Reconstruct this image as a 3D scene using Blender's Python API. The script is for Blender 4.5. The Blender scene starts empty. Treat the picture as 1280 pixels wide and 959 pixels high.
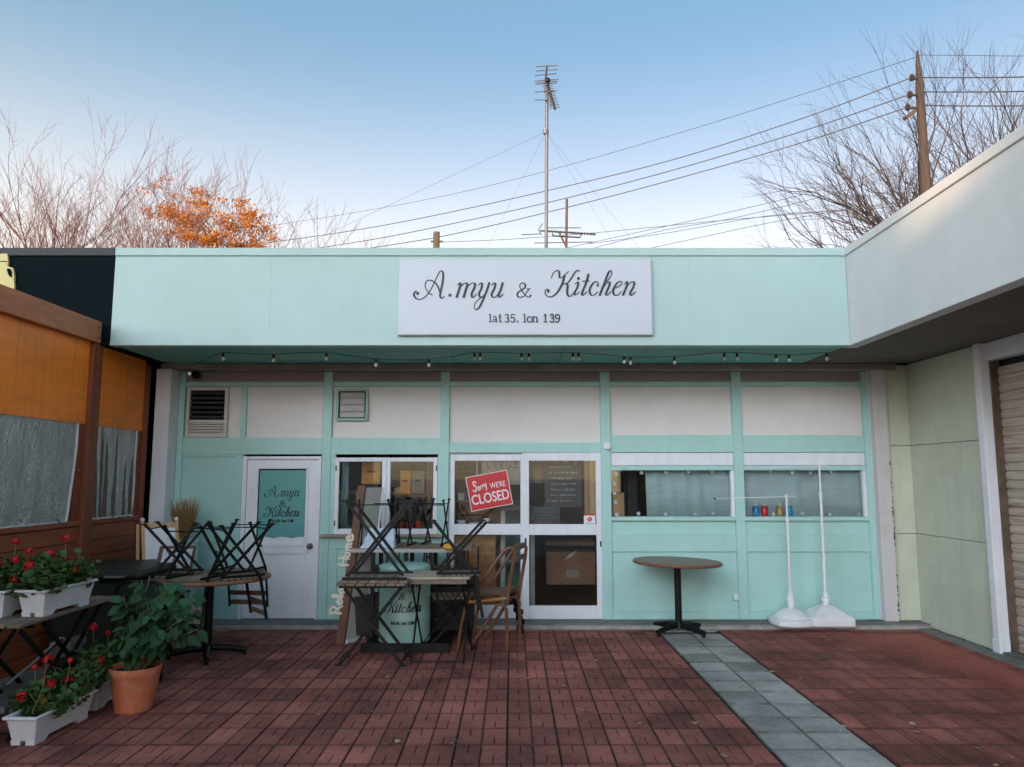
import bpy, bmesh, math, random
from math import sin, cos, tan, pi, radians, atan2, sqrt
from mathutils import Vector, Matrix, noise as mnoise
random.seed(7)
R = random.Random(11)
S = bpy.context.scene
COL = S.collection

# ------------------------------------------------------------------ camera
F = 961.0; PITCH = radians(6.97); CH = 1.6
cam = bpy.data.cameras.new('camera'); cam.sensor_width = 36; cam.lens = 36*F/1280
cam.clip_start = .05; cam.clip_end = 3000
co = bpy.data.objects.new('camera', cam); COL.objects.link(co)
co.location = (0, 0, CH); co.rotation_euler = (pi/2+PITCH, 0, 0)
S.camera = co

# ------------------------------------------------------------------ light
SUN_EL = radians(8.0); SUN_AZ = radians(204)      # azimuth clockwise from +Y: behind the camera, to its left
sd = Vector((sin(SUN_AZ)*cos(SUN_EL), cos(SUN_AZ)*cos(SUN_EL), sin(SUN_EL)))
w = bpy.data.worlds.new('World'); S.world = w; w.use_nodes = True
nt = w.node_tree; nt.nodes.clear()
sky = nt.nodes.new('ShaderNodeTexSky'); sky.sky_type = 'NISHITA'; sky.sun_disc = False
sky.sun_elevation = SUN_EL; sky.sun_rotation = SUN_AZ
sky.altitude = 0; sky.air_density = .5; sky.dust_density = 8; sky.ozone_density = 3.5
# thin even veil of high haze: paler towards the horizon all the way round
tc_ = nt.nodes.new('ShaderNodeTexCoord'); sx_ = nt.nodes.new('ShaderNodeSeparateXYZ'); nt.links.new(tc_.outputs['Generated'], sx_.inputs[0])
mr_ = nt.nodes.new('ShaderNodeMapRange'); mr_.interpolation_type = 'SMOOTHSTEP'; mr_.inputs[1].default_value = .0; mr_.inputs[2].default_value = .55
mr_.inputs[3].default_value = 0; mr_.inputs[4].default_value = 1; nt.links.new(sx_.outputs[2], mr_.inputs[0])
vl = nt.nodes.new('ShaderNodeMix'); vl.data_type = 'VECTOR'; nt.links.new(mr_.outputs[0], vl.inputs[0])
vl.inputs[4].default_value = (4.6, 3.65, 2.25); vl.inputs[5].default_value = (.50, .80, .70)
ad_ = nt.nodes.new('ShaderNodeVectorMath'); ad_.operation = 'ADD'; nt.links.new(sky.outputs[0], ad_.inputs[0]); nt.links.new(vl.outputs[1], ad_.inputs[1])
bg = nt.nodes.new('ShaderNodeBackground'); bg.inputs[1].default_value = .14
wo = nt.nodes.new('ShaderNodeOutputWorld')
nt.links.new(ad_.outputs[0], bg.inputs[0]); nt.links.new(bg.outputs[0], wo.inputs[0])
sun = bpy.data.lights.new('sun', 'SUN'); sun.energy = 2.4; sun.angle = radians(.53); sun.color = (1, .64, .38)
so = bpy.data.objects.new('sun', sun); COL.objects.link(so)
so.rotation_euler = sd.to_track_quat('Z', 'Y').to_euler()
vs = S.view_settings; vs.view_transform = 'Standard'; vs.look = 'None'; vs.gamma = 1; vs.exposure = 1.36
S.render.film_transparent = False

# ------------------------------------------------------------------ pixel -> place
def ray(px, py):
    u = (px-640)/F; v = -(py-479.5)/F
    return Vector((u, cos(PITCH)-sin(PITCH)*v, sin(PITCH)+cos(PITCH)*v))
CAM = Vector((0, 0, CH))
def W(px, py, Y): d = ray(px, py); return CAM+d*(Y/d.y)
def G(px, py, z=0.): d = ray(px, py); return CAM+d*((z-CH)/d.z)
def XP(px, py, X): d = ray(px, py); return CAM+d*(X/d.x)
def rect(x0, y0, x1, y1, Y):
    ym = (y0+y1)/2
    return W(x0, ym, Y).x, W(x1, ym, Y).x, W((x0+x1)/2, y1, Y).z, W((x0+x1)/2, y0, Y).z

# ------------------------------------------------------------------ materials
MATS = {}
def M(name, col, rough=.6, metal=0., var=.12, vscale=3., stretch=(1, 1, 1), bump=0., bscale=40., rnd=0.,
      dirt=None, dscale=1.2, damt=.4, spec=.5, coords='pos', trans=0., streak=None, samt=.35):
    if name in MATS: return MATS[name]
    m = bpy.data.materials.new(name); m.use_nodes = True; t = m.node_tree; N = t.nodes; L = t.links
    p = N['Principled BSDF']; p.inputs['Roughness'].default_value = rough; p.inputs['Metallic'].default_value = metal
    p.inputs['Specular IOR Level'].default_value = spec
    if coords == 'pos':
        g = N.new('ShaderNodeNewGeometry'); src = g.outputs['Position']
    else:
        g = N.new('ShaderNodeTexCoord'); src = g.outputs['Object']
    mp = N.new('ShaderNodeMapping'); mp.inputs['Scale'].default_value = stretch; L.new(src, mp.inputs[0])
    n1 = N.new('ShaderNodeTexNoise'); n1.inputs['Scale'].default_value = vscale; n1.inputs['Detail'].default_value = 6
    n1.inputs['Roughness'].default_value = .65
    L.new(mp.outputs[0], n1.inputs['Vector'])
    mr = N.new('ShaderNodeMapRange'); mr.inputs[1].default_value = .3; mr.inputs[2].default_value = .7
    mr.inputs[3].default_value = 1-var; mr.inputs[4].default_value = 1+var; L.new(n1.outputs[0], mr.inputs[0])
    val = mr.outputs[0]
    if rnd:
        oi = N.new('ShaderNodeObjectInfo'); r2 = N.new('ShaderNodeMapRange'); r2.inputs[3].default_value = 1-rnd; r2.inputs[4].default_value = 1+rnd
        L.new(oi.outputs['Random'], r2.inputs[0]); mm = N.new('ShaderNodeMath'); mm.operation = 'MULTIPLY'
        L.new(val, mm.inputs[0]); L.new(r2.outputs[0], mm.inputs[1]); val = mm.outputs[0]
    vm = N.new('ShaderNodeVectorMath'); vm.operation = 'SCALE'; vm.inputs[0].default_value = col[:3]; L.new(val, vm.inputs['Scale'])
    out = vm.outputs[0]
    if dirt:
        n2 = N.new('ShaderNodeTexNoise'); n2.inputs['Scale'].default_value = dscale; n2.inputs['Detail'].default_value = 8
        n2.inputs['Roughness'].default_value = .7
        L.new(mp.outputs[0], n2.inputs['Vector'])
        m2 = N.new('ShaderNodeMapRange'); m2.inputs[1].default_value = .48; m2.inputs[2].default_value = .72
        m2.inputs[3].default_value = 0; m2.inputs[4].default_value = damt; L.new(n2.outputs[0], m2.inputs[0])
        mx = N.new('ShaderNodeMix'); mx.data_type = 'RGBA'; L.new(m2.outputs[0], mx.inputs[0]); L.new(out, mx.inputs[6])
        mx.inputs[7].default_value = (*dirt, 1); out = mx.outputs[2]
    if streak:
        ms_ = N.new('ShaderNodeMapping'); ms_.inputs['Scale'].default_value = (9, 9, .55); L.new(src, ms_.inputs[0])
        ns_ = N.new('ShaderNodeTexNoise'); ns_.inputs['Scale'].default_value = 1.6; ns_.inputs['Detail'].default_value = 9; ns_.inputs['Roughness'].default_value = .7; L.new(ms_.outputs[0], ns_.inputs['Vector'])
        rs_ = N.new('ShaderNodeMapRange'); rs_.inputs[1].default_value = .50; rs_.inputs[2].default_value = .78; rs_.inputs[4].default_value = samt; L.new(ns_.outputs[0], rs_.inputs[0])
        xs_ = N.new('ShaderNodeMix'); xs_.data_type = 'RGBA'; L.new(rs_.outputs[0], xs_.inputs[0]); L.new(out, xs_.inputs[6]); xs_.inputs[7].default_value = (*streak, 1); out = xs_.outputs[2]
    L.new(out, p.inputs['Base Color'])
    if bump:
        n3 = N.new('ShaderNodeTexNoise'); n3.inputs['Scale'].default_value = bscale; n3.inputs['Detail'].default_value = 4
        L.new(mp.outputs[0], n3.inputs['Vector'])
        b = N.new('ShaderNodeBump'); b.inputs['Strength'].default_value = bump; b.inputs['Distance'].default_value = .01
        L.new(n3.outputs[0], b.inputs['Height']); L.new(b.outputs[0], p.inputs['Normal'])
    if trans:
        tr = N.new('ShaderNodeBsdfTranslucent'); L.new(out, tr.inputs[0]); ms = N.new('ShaderNodeMixShader'); ms.inputs[0].default_value = trans
        L.new(p.outputs[0], ms.inputs[1]); L.new(tr.outputs[0], ms.inputs[2]); L.new(ms.outputs[0], N['Material Output'].inputs[0])
    MATS[name] = m; return m

def glass_mat(name, tint=(.93, .96, .96), f0=.0, rough=.0, film=0., filmcol=(.5, .5, .5), crinkle=False):
    if name in MATS: return MATS[name]
    m = bpy.data.materials.new(name); m.use_nodes = True; t = m.node_tree; N = t.nodes; L = t.links; N.clear()
    o = N.new('ShaderNodeOutputMaterial'); tr = N.new('ShaderNodeBsdfTransparent'); tr.inputs[0].default_value = (*tint, 1)
    gl = N.new('ShaderNodeBsdfGlossy'); gl.inputs['Roughness'].default_value = rough
    fr = N.new('ShaderNodeFresnel'); fr.inputs[0].default_value = 1.5
    ad = N.new('ShaderNodeMath'); ad.operation = 'ADD'; ad.inputs[1].default_value = f0; ad.use_clamp = True; L.new(fr.outputs[0], ad.inputs[0])
    ms = N.new('ShaderNodeMixShader'); L.new(ad.outputs[0], ms.inputs[0]); L.new(tr.outputs[0], ms.inputs[1]); L.new(gl.outputs[0], ms.inputs[2])
    last = ms.outputs[0]
    if crinkle:
        g0 = N.new('ShaderNodeNewGeometry'); m0 = N.new('ShaderNodeMapping'); m0.inputs['Scale'].default_value = (1, 1, .8); L.new(g0.outputs['Position'], m0.inputs[0])
        vo = N.new('ShaderNodeTexNoise'); vo.inputs['Scale'].default_value = 30; vo.inputs['Detail'].default_value = 5; L.new(m0.outputs[0], vo.inputs['Vector'])
        bp0 = N.new('ShaderNodeBump'); bp0.inputs['Strength'].default_value = .9; bp0.inputs['Distance'].default_value = .03; L.new(vo.outputs[0], bp0.inputs['Height'])
        L.new(bp0.outputs[0], gl.inputs['Normal'])
    if film:
        df = N.new('ShaderNodeBsdfDiffuse'); df.inputs[0].default_value = (*filmcol, 1)
        nz = N.new('ShaderNodeTexNoise'); nz.inputs['Scale'].default_value = 3.; nz.inputs['Detail'].default_value = 8
        g = N.new('ShaderNodeNewGeometry'); mp = N.new('ShaderNodeMapping'); mp.inputs['Scale'].default_value = (5, 5, 1.8)
        L.new(g.outputs['Position'], mp.inputs[0]); L.new(mp.outputs[0], nz.inputs['Vector'])
        mr = N.new('ShaderNodeMapRange'); mr.inputs[1].default_value = .35; mr.inputs[2].default_value = .7
        mr.inputs[3].default_value = film*.65; mr.inputs[4].default_value = min(1, film*1.35); L.new(nz.outputs[0], mr.inputs[0])
        m2 = N.new('ShaderNodeMixShader'); L.new(mr.outputs[0], m2.inputs[0]); L.new(last, m2.inputs[1]); L.new(df.outputs[0], m2.inputs[2]); last = m2.outputs[0]
    L.new(last, o.inputs[0]); MATS[name] = m; return m

MINT = (.41, .68, .645)
mint = M('mint_paint', MINT, .55, var=.05, vscale=2, bump=.12, bscale=90, dirt=(.36, .56, .56), dscale=1.6, damt=.5, streak=(.34, .54, .50), samt=.3)
mint_fascia = M('mint_fascia_paint', (.41, .565, .55), .55, var=.05, vscale=1.3, bump=.18, bscale=60, dirt=(.37, .50, .485), dscale=1.1, damt=.45, streak=(.34, .46, .45), samt=.18)
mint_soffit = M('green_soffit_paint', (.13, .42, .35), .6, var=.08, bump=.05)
white = M('white_paint', (.80, .83, .90), .45, var=.04, vscale=2, bump=.05, bscale=60, dirt=(.5, .5, .5), dscale=2.2, damt=.25, streak=(.52, .52, .53), samt=.4)
stucco = M('grey_stucco', (.76, .745, .74), .85, var=.09, vscale=90, bump=.5, bscale=160, dirt=(.62, .58, .58), dscale=1.4, damt=.35)
signwhite = M('sign_white', (.52, .555, .625), .4, var=.015, vscale=.8)
ink = M('black_lettering', (.012, .02, .024), .5, var=.02)
black_metal = M('black_metal', (.005, .006, .007), .45, var=.2, vscale=20, spec=.3)
dark_paint = M('black_fascia_paint', (.0035, .0085, .011), .8, var=.1, bump=.1, bscale=60, spec=.08)
concrete = M('concrete', (.20, .20, .19), .9, var=.2, vscale=6, bump=.4, bscale=70, dirt=(.07, .075, .07), dscale=2.5, damt=.8)
concrete_lt = M('concrete_edge', (.36, .35, .33), .9, var=.15, vscale=9, bump=.3, bscale=80, dirt=(.12, .12, .11), dscale=4, damt=.7)
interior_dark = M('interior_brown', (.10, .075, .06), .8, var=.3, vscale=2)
cedar = M('stained_cedar', (.27, .072, .027), .55, var=.28, vscale=3.5, stretch=(6, .6, 7), bump=.12, bscale=8, rnd=.12)
cedar_v = M('stained_cedar_post', (.21, .055, .023), .55, var=.28, vscale=3.5, stretch=(6, 6, .6), bump=.12, bscale=8)
ply = M('orange_plywood', (.92, .245, .02), .42, var=.14, vscale=2.2, stretch=(3, .6, 3.2), dirt=(.46, .15, .03), dscale=1.6, damt=.6, streak=(.34, .10, .02), samt=.6, bump=.03, bscale=14)
old_wood = M('weathered_slat', (.21, .155, .115), .75, var=.3, vscale=5, stretch=(2, 2, 8), bump=.2, bscale=20, rnd=.2)
old_wood_lt = M('pale_slat', (.40, .33, .26), .75, var=.22, vscale=5, stretch=(2, 6, 6), bump=.2, bscale=20, rnd=.12)
wood_dk = M('brown_wood', (.13, .058, .030), .55, var=.3, vscale=4, stretch=(5, 5, 1), bump=.1, bscale=20)
wood_top = M('table_top_wood', (.20, .105, .062), .42, var=.3, vscale=5, stretch=(1, 7, 7), bump=.06, bscale=25, rnd=.1)
wood_edge = M('table_edge_wood', (.22, .085, .04), .5, var=.2, vscale=8)
pine = M('pale_pine', (.56, .36, .18), .55, var=.15, vscale=6, stretch=(6, 6, 1))
white_plastic = M('white_plastic', (.78, .79, .82), .38, var=.04, vscale=6, dirt=(.5, .5, .48), dscale=5, damt=.3)
terracotta = M('terracotta', (.56, .15, .06), .75, var=.14, vscale=9, bump=.15, bscale=70, dirt=(.6, .42, .35), dscale=7, damt=.45)
soil = M('soil', (.025, .018, .013), .95, var=.4, vscale=60, bump=1, bscale=120)
leaf_dk = M('dark_leaf', (.022, .082, .030), .5, var=.25, vscale=30, rnd=.35, trans=.15)
leaf_ger = M('geranium_leaf', (.062, .125, .036), .55, var=.35, vscale=25, trans=.2)
stem_m = M('plant_stem', (.20, .18, .09), .7, var=.2, vscale=30)
red_petal = M('red_petal', (.62, .012, .012), .5, var=.2, vscale=60, trans=.2)
yellow_leaf = M('yellow_leaf', (.5, .30, .04), .6, var=.2, vscale=40)
bark = M('bark', (.135, .085, .075), .9, var=.3, vscale=6)
bark_pink = M('reddish_bark', (.135, .066, .058), .9, var=.3, vscale=6)
bark_dk = M('dark_bark', (.06, .046, .046), .9, var=.3, vscale=6)
orange_leaf = M('orange_leaf', (.58, .21, .02), .6, var=.3, vscale=1.5, trans=.3)
steel = M('galvanised_steel', (.16, .155, .165), .5, metal=.6, var=.15, vscale=30)
cable = M('cable', (.07, .065, .075), .6, var=.1)
glass = glass_mat('window_glass', f0=.0)
glass_dirty = glass_mat('dusty_glass', f0=.03, film=.06, filmcol=(.6, .6, .62))
vinyl = glass_mat('clear_vinyl', tint=(.75, .77, .77), f0=.03, rough=.36, film=.40, filmcol=(.17, .172, .172), crinkle=True)

# ------------------------------------------------------------------ mesh helpers
class MB:
    def __init__(s): s.v = []; s.f = []
    def add(s, vs, fs):
        o = len(s.v); s.v += [Vector(x) for x in vs]; s.f += [tuple(i+o for i in f) for f in fs]; return s
    def box(s, x0, x1, y0, y1, z0, z1):
        return s.add([(x0, y0, z0), (x1, y0, z0), (x1, y1, z0), (x0, y1, z0), (x0, y0, z1), (x1, y0, z1), (x1, y1, z1), (x0, y1, z1)],
                     [(3, 2, 1, 0), (4, 5, 6, 7), (0, 1, 5, 4), (1, 2, 6, 5), (2, 3, 7, 6), (3, 0, 4, 7)])
    def par(s, o, a, b, c):      # parallelepiped from a corner and three edge vectors
        o, a, b, c = map(Vector, (o, a, b, c))
        vs = [o, o+a, o+a+b, o+b, o+c, o+a+c, o+a+b+c, o+b+c]
        fs = [(3, 2, 1, 0), (4, 5, 6, 7), (0, 1, 5, 4), (1, 2, 6, 5), (2, 3, 7, 6), (3, 0, 4, 7)]
        if a.cross(b).dot(c) < 0: fs = [f[::-1] for f in fs]
        return s.add(vs, fs)
    def bar(s, p, q, w, h=None, up=(0, 0, 1)):      # rectangular bar
        p, q = Vector(p), Vector(q); d = q-p; h = h or w; u = Vector(up)
        if abs(d.normalized().dot(u)) > .97: u = Vector((0, 1, 0))
        a = d.cross(u).normalized()*w; b = a.cross(d).normalized()*h
        return s.par(p-a/2-b/2, d, a, b)
    def tube(s, pts, r, n=8, cap=True):
        pts = [Vector(p) for p in pts]; m = len(pts); rs = r if isinstance(r, (list, tuple)) else [r]*m
        vs = []; fs = []; ref = None
        for i, p in enumerate(pts):
            d = (pts[min(i+1, m-1)]-pts[max(i-1, 0)])
            if d.length < 1e-9: d = Vector((0, 0, 1))
            d.normalize()
            if ref is None:
                ref = Vector((0, 0, 1)) if abs(d.z) < .9 else Vector((1, 0, 0))
            a = d.cross(ref); a.normalize(); b = a.cross(d); ref = b
            for k in range(n):
                t = 2*pi*k/n; vs.append(p+(a*cos(t)+b*sin(t))*rs[i])
        for i in range(m-1):
            for k in range(n):
                fs.append((i*n+k, i*n+(k+1) % n, (i+1)*n+(k+1) % n, (i+1)*n+k))
        if cap and n > 2: fs += [tuple(range(n))[::-1], tuple(range((m-1)*n, m*n))]
        return s.add(vs, fs)
    def lathe(s, prof, n=24, c=(0, 0, 0), sq=None):   # prof: (radius, z) list bottom-up; closed at ends
        c = Vector(c); vs = []; fs = []; m = len(prof)
        for r, z in prof:
            for k in range(n):
                t = 2*pi*k/n; rr = r
                if sq: rr = r*(1+sq*(1/max(abs(cos(t)), abs(sin(t)))-1))
                vs.append(c+Vector((rr*cos(t), rr*sin(t), z)))
        for i in range(m-1):
            for k in range(n):
                fs.append((i*n+k, i*n+(k+1) % n, (i+1)*n+(k+1) % n, (i+1)*n+k))
        fs += [tuple(range(n))[::-1], tuple(range((m-1)*n, m*n))]
        return s.add(vs, fs)
    def sphere(s, c, r, n=10, m=7, sz=1):
        prof = [(max(1e-4, r*sin(pi*i/m)), -r*cos(pi*i/m)*sz) for i in range(m+1)]
        return s.lathe(prof, n, c)
    def quad(s, a, b, c, d): return s.add([a, b, c, d], [(0, 1, 2, 3)])
    def build(s, name, mat, parent=None, bevel=0, smooth=False, kind=None, rot=None):
        off = Vector((0, 0, 0)); p = parent
        while p is not None: off += Vector(p.location); p = p.parent
        me = bpy.data.meshes.new(name); me.from_pydata([v-off for v in s.v], [], s.f)
        me.update()
        if bevel:
            bm = bmesh.new(); bm.from_mesh(me)
            es = [e for e in bm.edges if e.is_manifold and e.calc_face_angle(0) > .6]
            bmesh.ops.bevel(bm, geom=es, offset=bevel, segments=1, affect='EDGES', clamp_overlap=True); bm.to_mesh(me); bm.free()
        if smooth:
            me.polygons.foreach_set('use_smooth', [True]*len(me.polygons))
            try: me.set_sharp_from_angle(angle=radians(38))
            except Exception: pass
        if isinstance(mat, (list, tuple)):
            for x in mat: me.materials.append(x)
        else: me.materials.append(mat)
        o = bpy.data.objects.new(name, me); COL.objects.link(o)
        if parent is not None: o.parent = parent
        if kind: o['kind'] = kind
        return o
def tag(o, label, cat, group=None):
    o['label'] = label; o['category'] = cat
    if group: o['group'] = group
    return o
def thing(name, label, cat, loc=(0, 0, 0), group=None):
    o = bpy.data.objects.new(name, None); o.empty_display_size = .1; COL.objects.link(o); o.location = loc
    return tag(o, label, cat, group)
def copy_tree(o, parent=None):
    c = o.copy(); COL.objects.link(c); c.parent = parent
    for ch in list(o.children): copy_tree(ch, c)
    return c
def B(x0, x1, y0, y1, z0, z1): return MB().box(x0, x1, y0, y1, z0, z1)

# ---- lettering: strokes in a 2D sheet (x right, y down), width follows the pen's direction
def catmull(pts, sub=6):
    if len(pts) < 3: return [Vector(p) for p in pts]
    P = [Vector(p) for p in pts]; P = [P[0]*2-P[1]]+P+[P[-1]*2-P[-2]]; out = []
    for i in range(1, len(P)-2):
        for k in range(sub):
            t = k/sub; a, b, c, d = P[i-1:i+3]
            out.append(.5*((2*b)+(c-a)*t+(2*a-5*b+4*c-d)*t*t+(3*b-a-3*c+d)*t**3))
    out.append(P[-2]); return out
def strokes_mesh(mb, strokes, to3, depth=.002, start=0.):
    """strokes: (points, thin, thick); to3(x, y, out) -> 3D, out = metres towards the viewer"""
    lift = start
    for st in strokes:
        pts, thin, thick = st[:3]
        if len(pts) == 1:                                   # dot
            c = pts[0]; n = 12; lift += .0003
            vs = [to3(c[0]+thin*cos(2*pi*k/n), c[1]+thin*sin(2*pi*k/n), o) for o in (0, depth+lift) for k in range(n)]
            mb.add(vs, [tuple(range(n, 2*n))[::-1]]+[(k, n+k, n+(k+1) % n, (k+1) % n) for k in range(n)]); continue
        c = catmull(pts); n = len(c); vs = []; fs = []; lift += .0003
        dirs = [(c[min(i+1, n-1)]-c[max(i-1, 0)]).normalized() for i in range(n)]
        ws = [thin+(thick-thin)*max(0, d.y)**1.6 for d in dirs]
        ws = [(ws[max(i-1, 0)]+ws[i]*2+ws[min(i+1, n-1)])/4 for i in range(n)]
        for i in range(n):
            nrm = Vector((-dirs[i].y, dirs[i].x))*ws[i]/2; o = depth+lift+.0004*i/n
            e = dirs[i]*(ws[i]*.3*((i == n-1)-(i == 0)))
            a = c[i]+nrm+e; b = c[i]-nrm+e
            vs += [to3(a.x, a.y, 0), to3(b.x, b.y, 0), to3(a.x, a.y, o), to3(b.x, b.y, o)]
        for i in range(n-1):
            q = 4*i
            fs += [(q+2, q+3, q+7, q+6), (q, q+2, q+6, q+4), (q+1, q+5, q+7, q+3)]
        fs += [(0, 1, 3, 2), (4*n-4, 4*n-2, 4*n-1, 4*n-3)]
        mb.add(vs, fs)
    return mb
def sc(strs, ox, oy, k):
    return [([(ox+x/k, oy+y/k) for x, y in p], a/k, b/k) for p, a, b in strs]
TN, TK = 11, 27
WORD_A = sc([
 ([(120,345),(105,318),(80,335),(75,370),(100,405),(145,418),(200,395),(250,345),(300,260),(345,165),(385,85),(412,68),(433,95),(430,180),(410,290),(395,370),(412,405),(445,380)], 13, 27),
 ([(120,345)], 19, 0),
 ([(300,362),(255,335),(215,270),(215,215),(250,182),(300,190),(350,230),(385,300),(400,350)], 12, 22),
 ([(517,366)], 20, 0),
 ([(612,240),(632,218),(648,228),(635,280),(600,388)], 13, 32),
 ([(620,310),(670,238),(712,215),(730,235),(715,290),(685,390)], 11, 32),
 ([(700,320),(750,242),(800,215),(825,232),(815,280),(785,345),(790,388),(815,385),(840,350)], 11, 30),
 ([(868,242),(898,215),(912,235),(900,290),(875,345),(885,385),(920,380),(965,320),(1000,222)], 11, 28),
 ([(1000,216),(965,320),(920,430),(880,510),(840,545),(818,520),(830,460),(880,410),(950,365)], 11, 28),
 ([(1030,240),(1062,215),(1075,232),(1060,290),(1030,350),(1040,388),(1080,385),(1125,320),(1160,228)], 11, 28),
 ([(1165,216),(1140,300),(1115,360),(1130,388),(1170,352)], 12, 30)], 510, 332, 9.846)
WORD_AND = sc([([(375,595),(345,632),(300,620),(240,560),(170,460),(155,410),(175,365),(215,350),(255,370),(268,410),(245,455),(180,500),(125,540),(105,585),(125,625),(180,635),(240,610),(290,545),(330,480),(350,466)], 21, 40),
 ([(290,466),(372,466)], 14, 14)], 640, 332, 16)
WORD_K = sc([
 ([(140,155),(160,100),(200,65),(230,70),(240,110),(240,145),(265,150),(300,122),(350,75)], 13, 26),
 ([(302,128),(275,220),(235,300),(185,360),(125,388),(75,365),(62,320),(85,295),(110,308)], 13, 30), ([(103,320)], 17, 0),
 ([(488,72),(465,60),(430,85),(385,155),(340,215),(285,230)], 13, 20),
 ([(325,222),(340,250),(335,310),(340,360),(370,380),(408,342)], 13, 30),
 ([(430,228),(460,203),(470,225),(455,280),(425,335),(435,362),(485,325)], 11, 28), ([(473,160)], 18, 0),
 ([(596,112),(565,220),(520,330),(525,366),(578,325)], 12, 30), ([(522,194),(606,192)], 12, 12),
 ([(712,242),(715,215),(685,200),(645,230),(610,300),(625,360),(660,365),(708,325)], 11, 27), ([(708,245)], 15, 0),
 ([(790,222),(860,150),(885,90),(868,65),(840,95),(790,220),(735,365)], 11, 28),
 ([(765,300),(815,220),(850,203),(855,235),(830,300),(812,345),(828,365),(870,325)], 11, 28),
 ([(905,285),(975,255),(1010,215),(985,197),(940,225),(900,300),(910,355),(950,365),(998,322)], 11, 27),
 ([(1040,226),(1065,200),(1072,220),(1060,270),(1022,364)], 12, 30),
 ([(1045,300),(1100,220),(1145,200),(1160,225),(1140,280),(1108,340),(1125,365),(1172,322)], 11, 28)], 675, 332, 9.846)
def three(d): return [([(365+d,112),(390+d,92),(412+d,110),(405+d,140),(388+d,148)], 12, 18), ([(388+d,148),(415+d,165),(412+d,195),(388+d,208),(362+d,190)], 12, 18)]
def ell(d): return [([(148+d,94),(148+d,205)], 18, 18), ([(128+d,98),(148+d,98)], 9, 9), ([(128+d,205),(168+d,205)], 9, 9)]
WORD_LAT = sc(ell(0)+[([(188,140),(212,125),(235,142),(235,192),(249,205)], 13, 18), ([(235,163),(200,172),(187,190),(205,206),(235,188)], 11, 14),
 ([(290,92),(290,190),(303,207),(316,198)], 14, 18), ([(268,130),(314,130)], 9, 9)]+three(0)+
 [([(507,97),(455,97)], 13, 13), ([(455,97),(451,147)], 10, 10), ([(451,147),(480,138),(506,162),(500,195),(475,208),(446,190)], 11, 17), ([(548,198)], 12, 0)]+
 ell(502)+[([(722,125),(694,145),(692,185),(722,209),(752,185),(750,145),(722,125)], 11, 18),
 ([(775,128),(775,205)], 17, 17), ([(775,152),(800,128),(826,142),(828,205)], 12, 17), ([(760,130),(775,130)], 9, 9), ([(761,205),(790,205)], 9, 9), ([(813,205),(845,205)], 9, 9),
 ([(952,92),(952,205)], 18, 18), ([(928,110),(952,97)], 11, 11), ([(928,205),(977,205)], 9, 9)]+three(655)+
 [([(1125,93),(1098,110),(1100,145),(1125,160),(1150,145),(1152,110),(1125,93)], 11, 16), ([(1150,112),(1156,140),(1148,185),(1120,207),(1095,196)], 12, 18)], 600, 385, 11.636)
def shift(strs, dx, dy, kx=1., cx=0., cy=0., kw=1.):
    return [([((x-cx)*kx+cx+dx, (y-cy)*kx+cy+dy) for x, y in p], a*kx*kw, b*kx*kw) for p, a, b in strs]

def text_mesh(body, size, bold=0.):
    cu = bpy.data.curves.new('lettering', 'FONT'); cu.body = body; cu.size = size; cu.align_x = 'CENTER'; cu.align_y = 'CENTER'; cu.offset = bold; cu.extrude = .001
    o = bpy.data.objects.new('lettering', cu); COL.objects.link(o)
    dg = bpy.context.evaluated_depsgraph_get(); me = bpy.data.meshes.new_from_object(o.evaluated_get(dg))
    bpy.data.objects.remove(o); return me

# ================================================================== SETTING: ground
FY = 8.72          # shop front plane
gm = M('concrete_ground', (.30, .30, .29), .95, var=.25, vscale=3, bump=.4, bscale=60)
MB().quad((-600, -600, -.05), (600, -600, -.05), (600, 600, -.05), (-600, 600, -.05)).build('ground', gm, kind='structure')

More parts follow.
